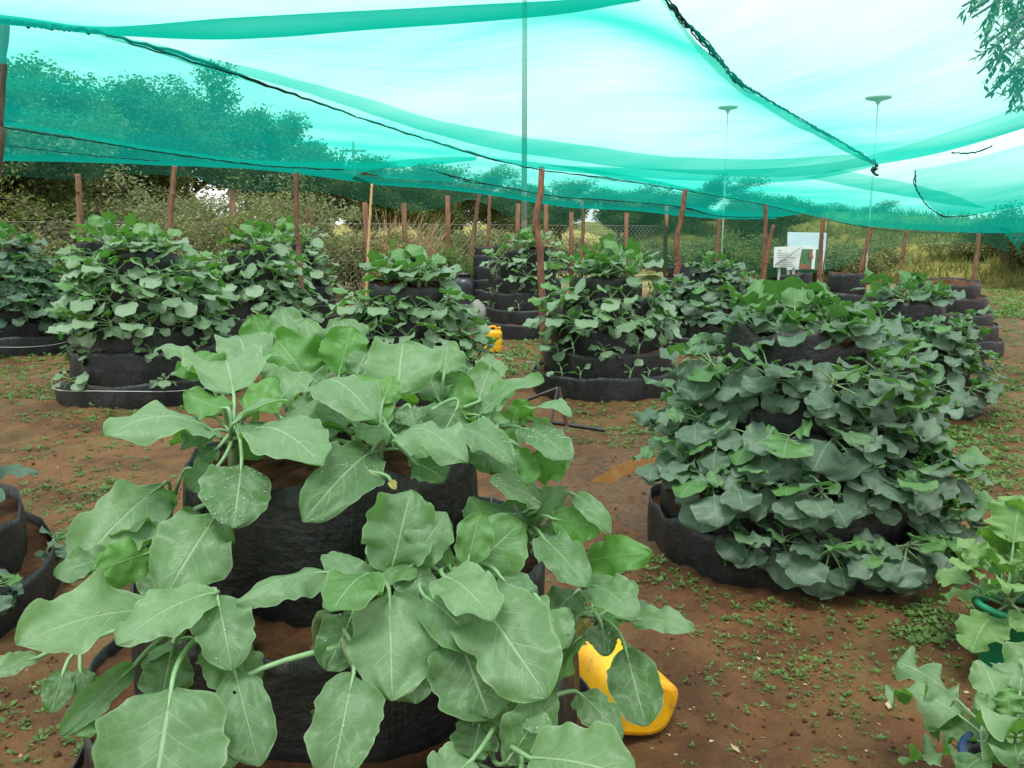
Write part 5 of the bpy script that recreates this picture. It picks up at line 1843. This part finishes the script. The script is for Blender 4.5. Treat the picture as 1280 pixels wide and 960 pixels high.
# straw-coloured reeds
mb = MB()
rnd = random.Random(9)
bx, by = xat(497, 23), 23.2
for k in range(420):
    x0, y0 = rnd.gauss(0, .42), rnd.gauss(0, .3)
    lx = x0 * 0.5 + rnd.uniform(-.15, .75)
    hh = rnd.uniform(1.2, 2.3)
    a = V((x0, y0, -0.1)); c = V((x0 + lx * .35, y0, hh * .7)); e = V((x0 + lx, y0 + rnd.uniform(-.3, .3), hh * rnd.uniform(.75, 1.05)))
    pts = bez2(a, c, e, 5)
    w = rnd.uniform(0.010, 0.022)
    sv = V((1, rnd.uniform(-1, 1), 0)).normalized()
    mb.grid([[p_ - sv * w * (1 - .2 * i), p_ + sv * w * (1 - .2 * i)] for i, p_ in enumerate(pts)])
o = mb.build('reed_clump', M['straw'], None, loc=(bx, by, 0))
tag(o, 'dry straw-coloured reed clump leaning behind the chain-link fence', 'reeds')

# tree overhanging the right-hand net: trunk outside the frame, boughs reaching in
rnd = random.Random(31)
root = empty('overhanging_tree', (7.4, 8.6, 0))
tag(root, 'tree beyond the right edge whose leafy boughs overhang the net', 'tree')
tb, cb = MB(), MB()
bl = root.location
hub = V((7.3, 8.6, 4.6))
tb.tube([p_ - bl for p_ in interp([V((7.4, 8.6, -0.3)), V((7.35, 8.55, 2.2)), hub], 10)], [0.16 - 0.006 * i for i in range(10)], 10)
bt_ = 0
bt = [up3(1215, 22, 7.8), up3(1238, 62, 7.7), up3(1203, 8, 7.9), up3(1256, 100, 7.9), up3(1232, 122, 7.8), up3(1275, 42, 8.0), up3(1222, 92, 7.6), up3(1262, 20, 8.2), up3(1225, 60, 7.6), up3(1245, 110, 7.8), up3(1262, 128, 8.0), up3(1210, 15, 7.8), up3(1290, 70, 8.1), up3(1270, -50, 8.0), up3(1330, -20, 8.4), up3(1360, 60, 8.6), up3(1300, -120, 8.2)]
for tip in bt:
    c = hub.lerp(tip, 0.5) + V((0, 0, 0.5))
    pts = bez2(hub, c, tip, 12)
    tb.tube([p_ - bl for p_ in pts], [0.05 - 0.0036 * i for i in range(12)], 6)
    for k in range(24):
        s = rnd.uniform(0.5, 1.0)
        b0 = pts[min(11, int(s * 11))]
        d = V((rnd.uniform(-1, .6), rnd.uniform(-.8, .8), rnd.uniform(-1.0, .35))).normalized()
        rach = bez2(b0, b0 + d * .16, b0 + d * .26 + V((0, 0, -0.12)), 7)
        tb.tube([p_ - bl for p_ in rach], 0.003, 3)
        sd_ = d.cross(V((0, 0, 1)))
        if sd_.length < .1: sd_ = V((1, 0, 0))
        sd_.normalize()
        for i in range(1, 7):
            for sg in (-1, 1):
                ax = (sd_ * sg * rnd.uniform(.3, 1) + d * rnd.uniform(.2, 1) + V((rnd.uniform(-.4, .4), rnd.uniform(-.4, .4), rnd.uniform(-.9, .1)))).normalized()
                l, w = rnd.uniform(.07, .15), rnd.uniform(.014, .024)
                pv = ax.cross(V((0, 0, 1))).normalized()
                p0 = rach[i] - bl
                cb.add([p0, p0 + ax * l * .4 + pv * w, p0 + ax * l, p0 + ax * l * .4 - pv * w], [(0, 1, 2, 3)], 0, [(0, 0, .3), (.5, .8, .3), (1, .4, .3), (.5, -.8, .3)])
tb.build('trunk', M['bark'], root)
cb.build('crown', M['tree_leaf'], root, smooth=False)

# ------------------------------------------------------------------ weeds and litter on the ground
towers_xy = [(o.location.x, o.location.y) for o in C.objects if o.name.startswith('planter_tower')]


def free(x, y, m=0.84):
    return all((x - a) ** 2 + (y - b) ** 2 > m * m for a, b in towers_xy)


rnd = random.Random(55)
mb = MB()


def weed(x, y, s):
    z = float(ground_z(x, y))
    for k in range(rnd.randint(4, 8)):
        a = rnd.uniform(0, 6.28)
        e = rnd.uniform(0.1, 1.0)
        l = s * rnd.uniform(.5, 1.2)
        d = V((math.cos(a) * math.cos(e), math.sin(a) * math.cos(e), math.sin(e)))
        sv = V((-math.sin(a), math.cos(a), 0))
        p0 = V((x, y, z)) + d * l * .3
        w = l * rnd.uniform(.22, .38)
        ti = rnd.random()
        mb.add([p0, p0 + d * l * .45 + sv * w, p0 + d * l + V((0, 0, -l * .15)), p0 + d * l * .45 - sv * w], [(0, 1, 2, 3)], 0, [(0, 0, ti), (.5, .6, ti), (1, .3, ti), (.5, -.6, ti)], rnd.choice((0, 0, .5)))


def patch(px0, py0, px1, py1, n, s, cl=0.5, m=0.8):
    """n weeds clumped in the ground area seen in a photo rectangle"""
    cs = [gnd(rnd.uniform(px0, px1), rnd.uniform(py0, py1)) for _ in range(max(3, n // 14))]
    for k in range(n):
        if rnd.random() < cl:
            c = rnd.choice(cs)
            sp = 0.09 * (1 + c.y * .12)
            x, y = c.x + rnd.gauss(0, sp), c.y + rnd.gauss(0, sp)
        else:
            c = gnd(rnd.uniform(px0, px1), rnd.uniform(py0, py1))
            x, y = c.x, c.y
        if free(x, y, m): weed(x, y, s * rnd.uniform(.6, 1.3))


patch(890, 765, 1130, 870, 330, .019, .93)
patch(830, 690, 990, 790, 150, .022, .8)
patch(1110, 750, 1190, 820, 150, .028, .9)
patch(840, 880, 1200, 960, 60, .018, .5)
patch(1140, 760, 1200, 800, 90, .03, .6)
patch(1190, 490, 1280, 620, 700, .035, .55)
patch(1200, 560, 1280, 690, 150, .03, .5)
patch(610, 428, 690, 470, 420, .05, .4)
patch(690, 505, 850, 560, 330, .034, .6)
patch(0, 440, 90, 500, 380, .045, .5)
patch(20, 520, 160, 660, 340, .030, .7)
patch(60, 600, 140, 760, 110, .024, .6)
patch(80, 490, 260, 530, 120, .035, .4)
patch(600, 560, 850, 780, 130, .018, .6)
patch(1200, 385, 1285, 490, 500, .05, .4)
patch(1235, 345, 1300, 400, 700, .09, .5)
patch(1180, 440, 1285, 560, 400, .04, .6)
patch(0, 860, 120, 960, 60, .025, .6)
patch(800, 700, 870, 740, 60, .03, .5)
tag(mb.build('ground_weeds', M['weed']), 'small green weeds sprouting from the red earth', 'weeds', kind='stuff')

mb = MB()
for k in range(520):
    c = gnd(rnd.uniform(-20, 1280), rnd.uniform(440, 960))
    x, y = c.x, c.y
    if not free(x, y): continue
    z = float(ground_z(x, y)) + .003
    s = rnd.uniform(.004, .012) if rnd.random() < .93 else rnd.uniform(.02, .04)
    a = rnd.uniform(0, 6.28)
    u_, v_ = V((math.cos(a), math.sin(a), rnd.uniform(-.2, .4))) * s, V((-math.sin(a), math.cos(a), rnd.uniform(-.2, .4))) * s * rnd.uniform(.3, .8)
    p0 = V((x, y, z + s * .2))
    mb.add([p0 - u_, p0 + v_, p0 + u_, p0 - v_], [(0, 1, 2, 3)])
tag(mb.build('leaf_litter', M['dry_leaf']), 'scattered dry leaf bits on the red earth', 'litter', kind='stuff')
mb = MB()
for k in range(2200):
    c = gnd(rnd.uniform(-20, 1280), rnd.uniform(500, 960))
    x, y = c.x, c.y
    if not free(x, y): continue
    s = rnd.uniform(.003, .010) if rnd.random() < .9 else rnd.uniform(.010, .024)
    z = float(ground_z(x, y)) + s * .15
    vs = [V((x, y, z)) + V((q[0] * rnd.uniform(.6, 1.2), q[1] * rnd.uniform(.6, 1.2), q[2] * rnd.uniform(.5, .9))) * s for q in ((1, 0, 0), (0, 1, 0), (-1, 0, 0), (0, -1, 0), (0, 0, 1), (0, 0, -1))]
    mb.add(vs, [(0, 1, 4), (1, 2, 4), (2, 3, 4), (3, 0, 4), (1, 0, 5), (2, 1, 5), (3, 2, 5), (0, 3, 5)])
tag(mb.build('soil_crumbs', M['tower_soil']), 'crumbs of red earth lying on the ground', 'earth crumbs', kind='stuff')

rnd = random.Random(91)
mb = MB()
for nm, n in (('grass_bank', 5200), ('hill', 6500)):
    P = HILLS[nm]
    for k in range(n):
        i, j = rnd.randint(0, 68), rnd.randint(0, 23)
        q = V(P[i][j]).lerp(V(P[i + 1][j + 1]), rnd.random())
        if q.z < 0.0: continue
        q += V((rnd.gauss(0, .15), rnd.gauss(0, .15), 0))
        ti = rnd.random()
        for b_ in range(3):
            l = rnd.uniform(.18, .5)
            a = rnd.uniform(0, 6.28)
            sv = V((math.cos(a), math.sin(a), 0)) * .025
            tip = q + V((rnd.uniform(-.2, .2), rnd.uniform(-.2, .2), l))
            mb.add([q - sv, q + sv, tip], [(0, 1, 2)], 0, [(0, .6, ti), (0, -.6, ti), (1, .4, ti)], rnd.choice((0, .6)))
tag(mb.build('hill_grass', M['scrub_leaf'], smooth=False), 'rough yellow-green grass covering the slopes behind the plot', 'grass', kind='stuff')

# pale cut edge of the sheet on the nearest tower (a sub-part of its top ring)
mb = MB()
mb.grid([[V(p_) - V((CX, CY, 0)) for p_ in row] for row in pts_edge] if False else [[V(p_) - V((CX, CY, 0)) for p_ in row] for row in [[(CX + math.cos(a0 + d) * 0.392, CY + math.sin(a0 + d) * 0.392, 1.085 - 0.15 * s / 5) for d in (-0.03, 0.03)] for s in range(6)]])
mb.build('sheet_edge', near_ring_mat, near_ring)


# ------------------------------------------------------------------ leave out kale the photo shows nothing of, then name the rest
bpy.context.view_layer.update()
dg = bpy.context.evaluated_depsgraph_get()
eye = Vector((0, 0, CAMZ))
for k, row, phrase, group in ROWS:
    keep = []
    for x, o, what, sc in row:
        fol = [c for c in o.children if c.name.startswith('foliage')] or [o]
        vs = fol[0].data.vertices
        mw = fol[0].matrix_world
        seen = 0
        for i in range(0, len(vs), max(1, len(vs) // 90)):
            q = mw @ vs[i].co
            w = to_px(q)
            if w is None or not (0 <= w[0] <= 1280 and 0 <= w[1] <= 960): continue
            hit, loc, nrm_, fi, ob, mt_ = C.ray_cast(dg, eye, (q - eye).normalized(), distance=(q - eye).length + 0.02)
            if not hit or ob.name == o.name or (ob.parent is not None and ob.parent.name == o.name):
                seen += 1
        if seen >= 2: keep.append((x, o, what, sc))
        else:
            for c in list(o.children): bpy.data.objects.remove(c)
            bpy.data.objects.remove(o)
    for what in (False, True):
        rr_ = sorted([r for r in keep if r[2] == what], key=lambda r: r[0])
        kn = 'kale seedling' if what else 'kale plant'
        for m, (x, o, _, sc) in enumerate(rr_):
            where = 'only one' if len(rr_) == 1 else ('rightmost' if m == len(rr_) - 1 else NTH[min(m, 13)])
            tag(o, f'{kn}, {where}, {ORD[k]} tier of {phrase}', 'seedling' if what else 'kale plant', group or f'kale on {phrase}')
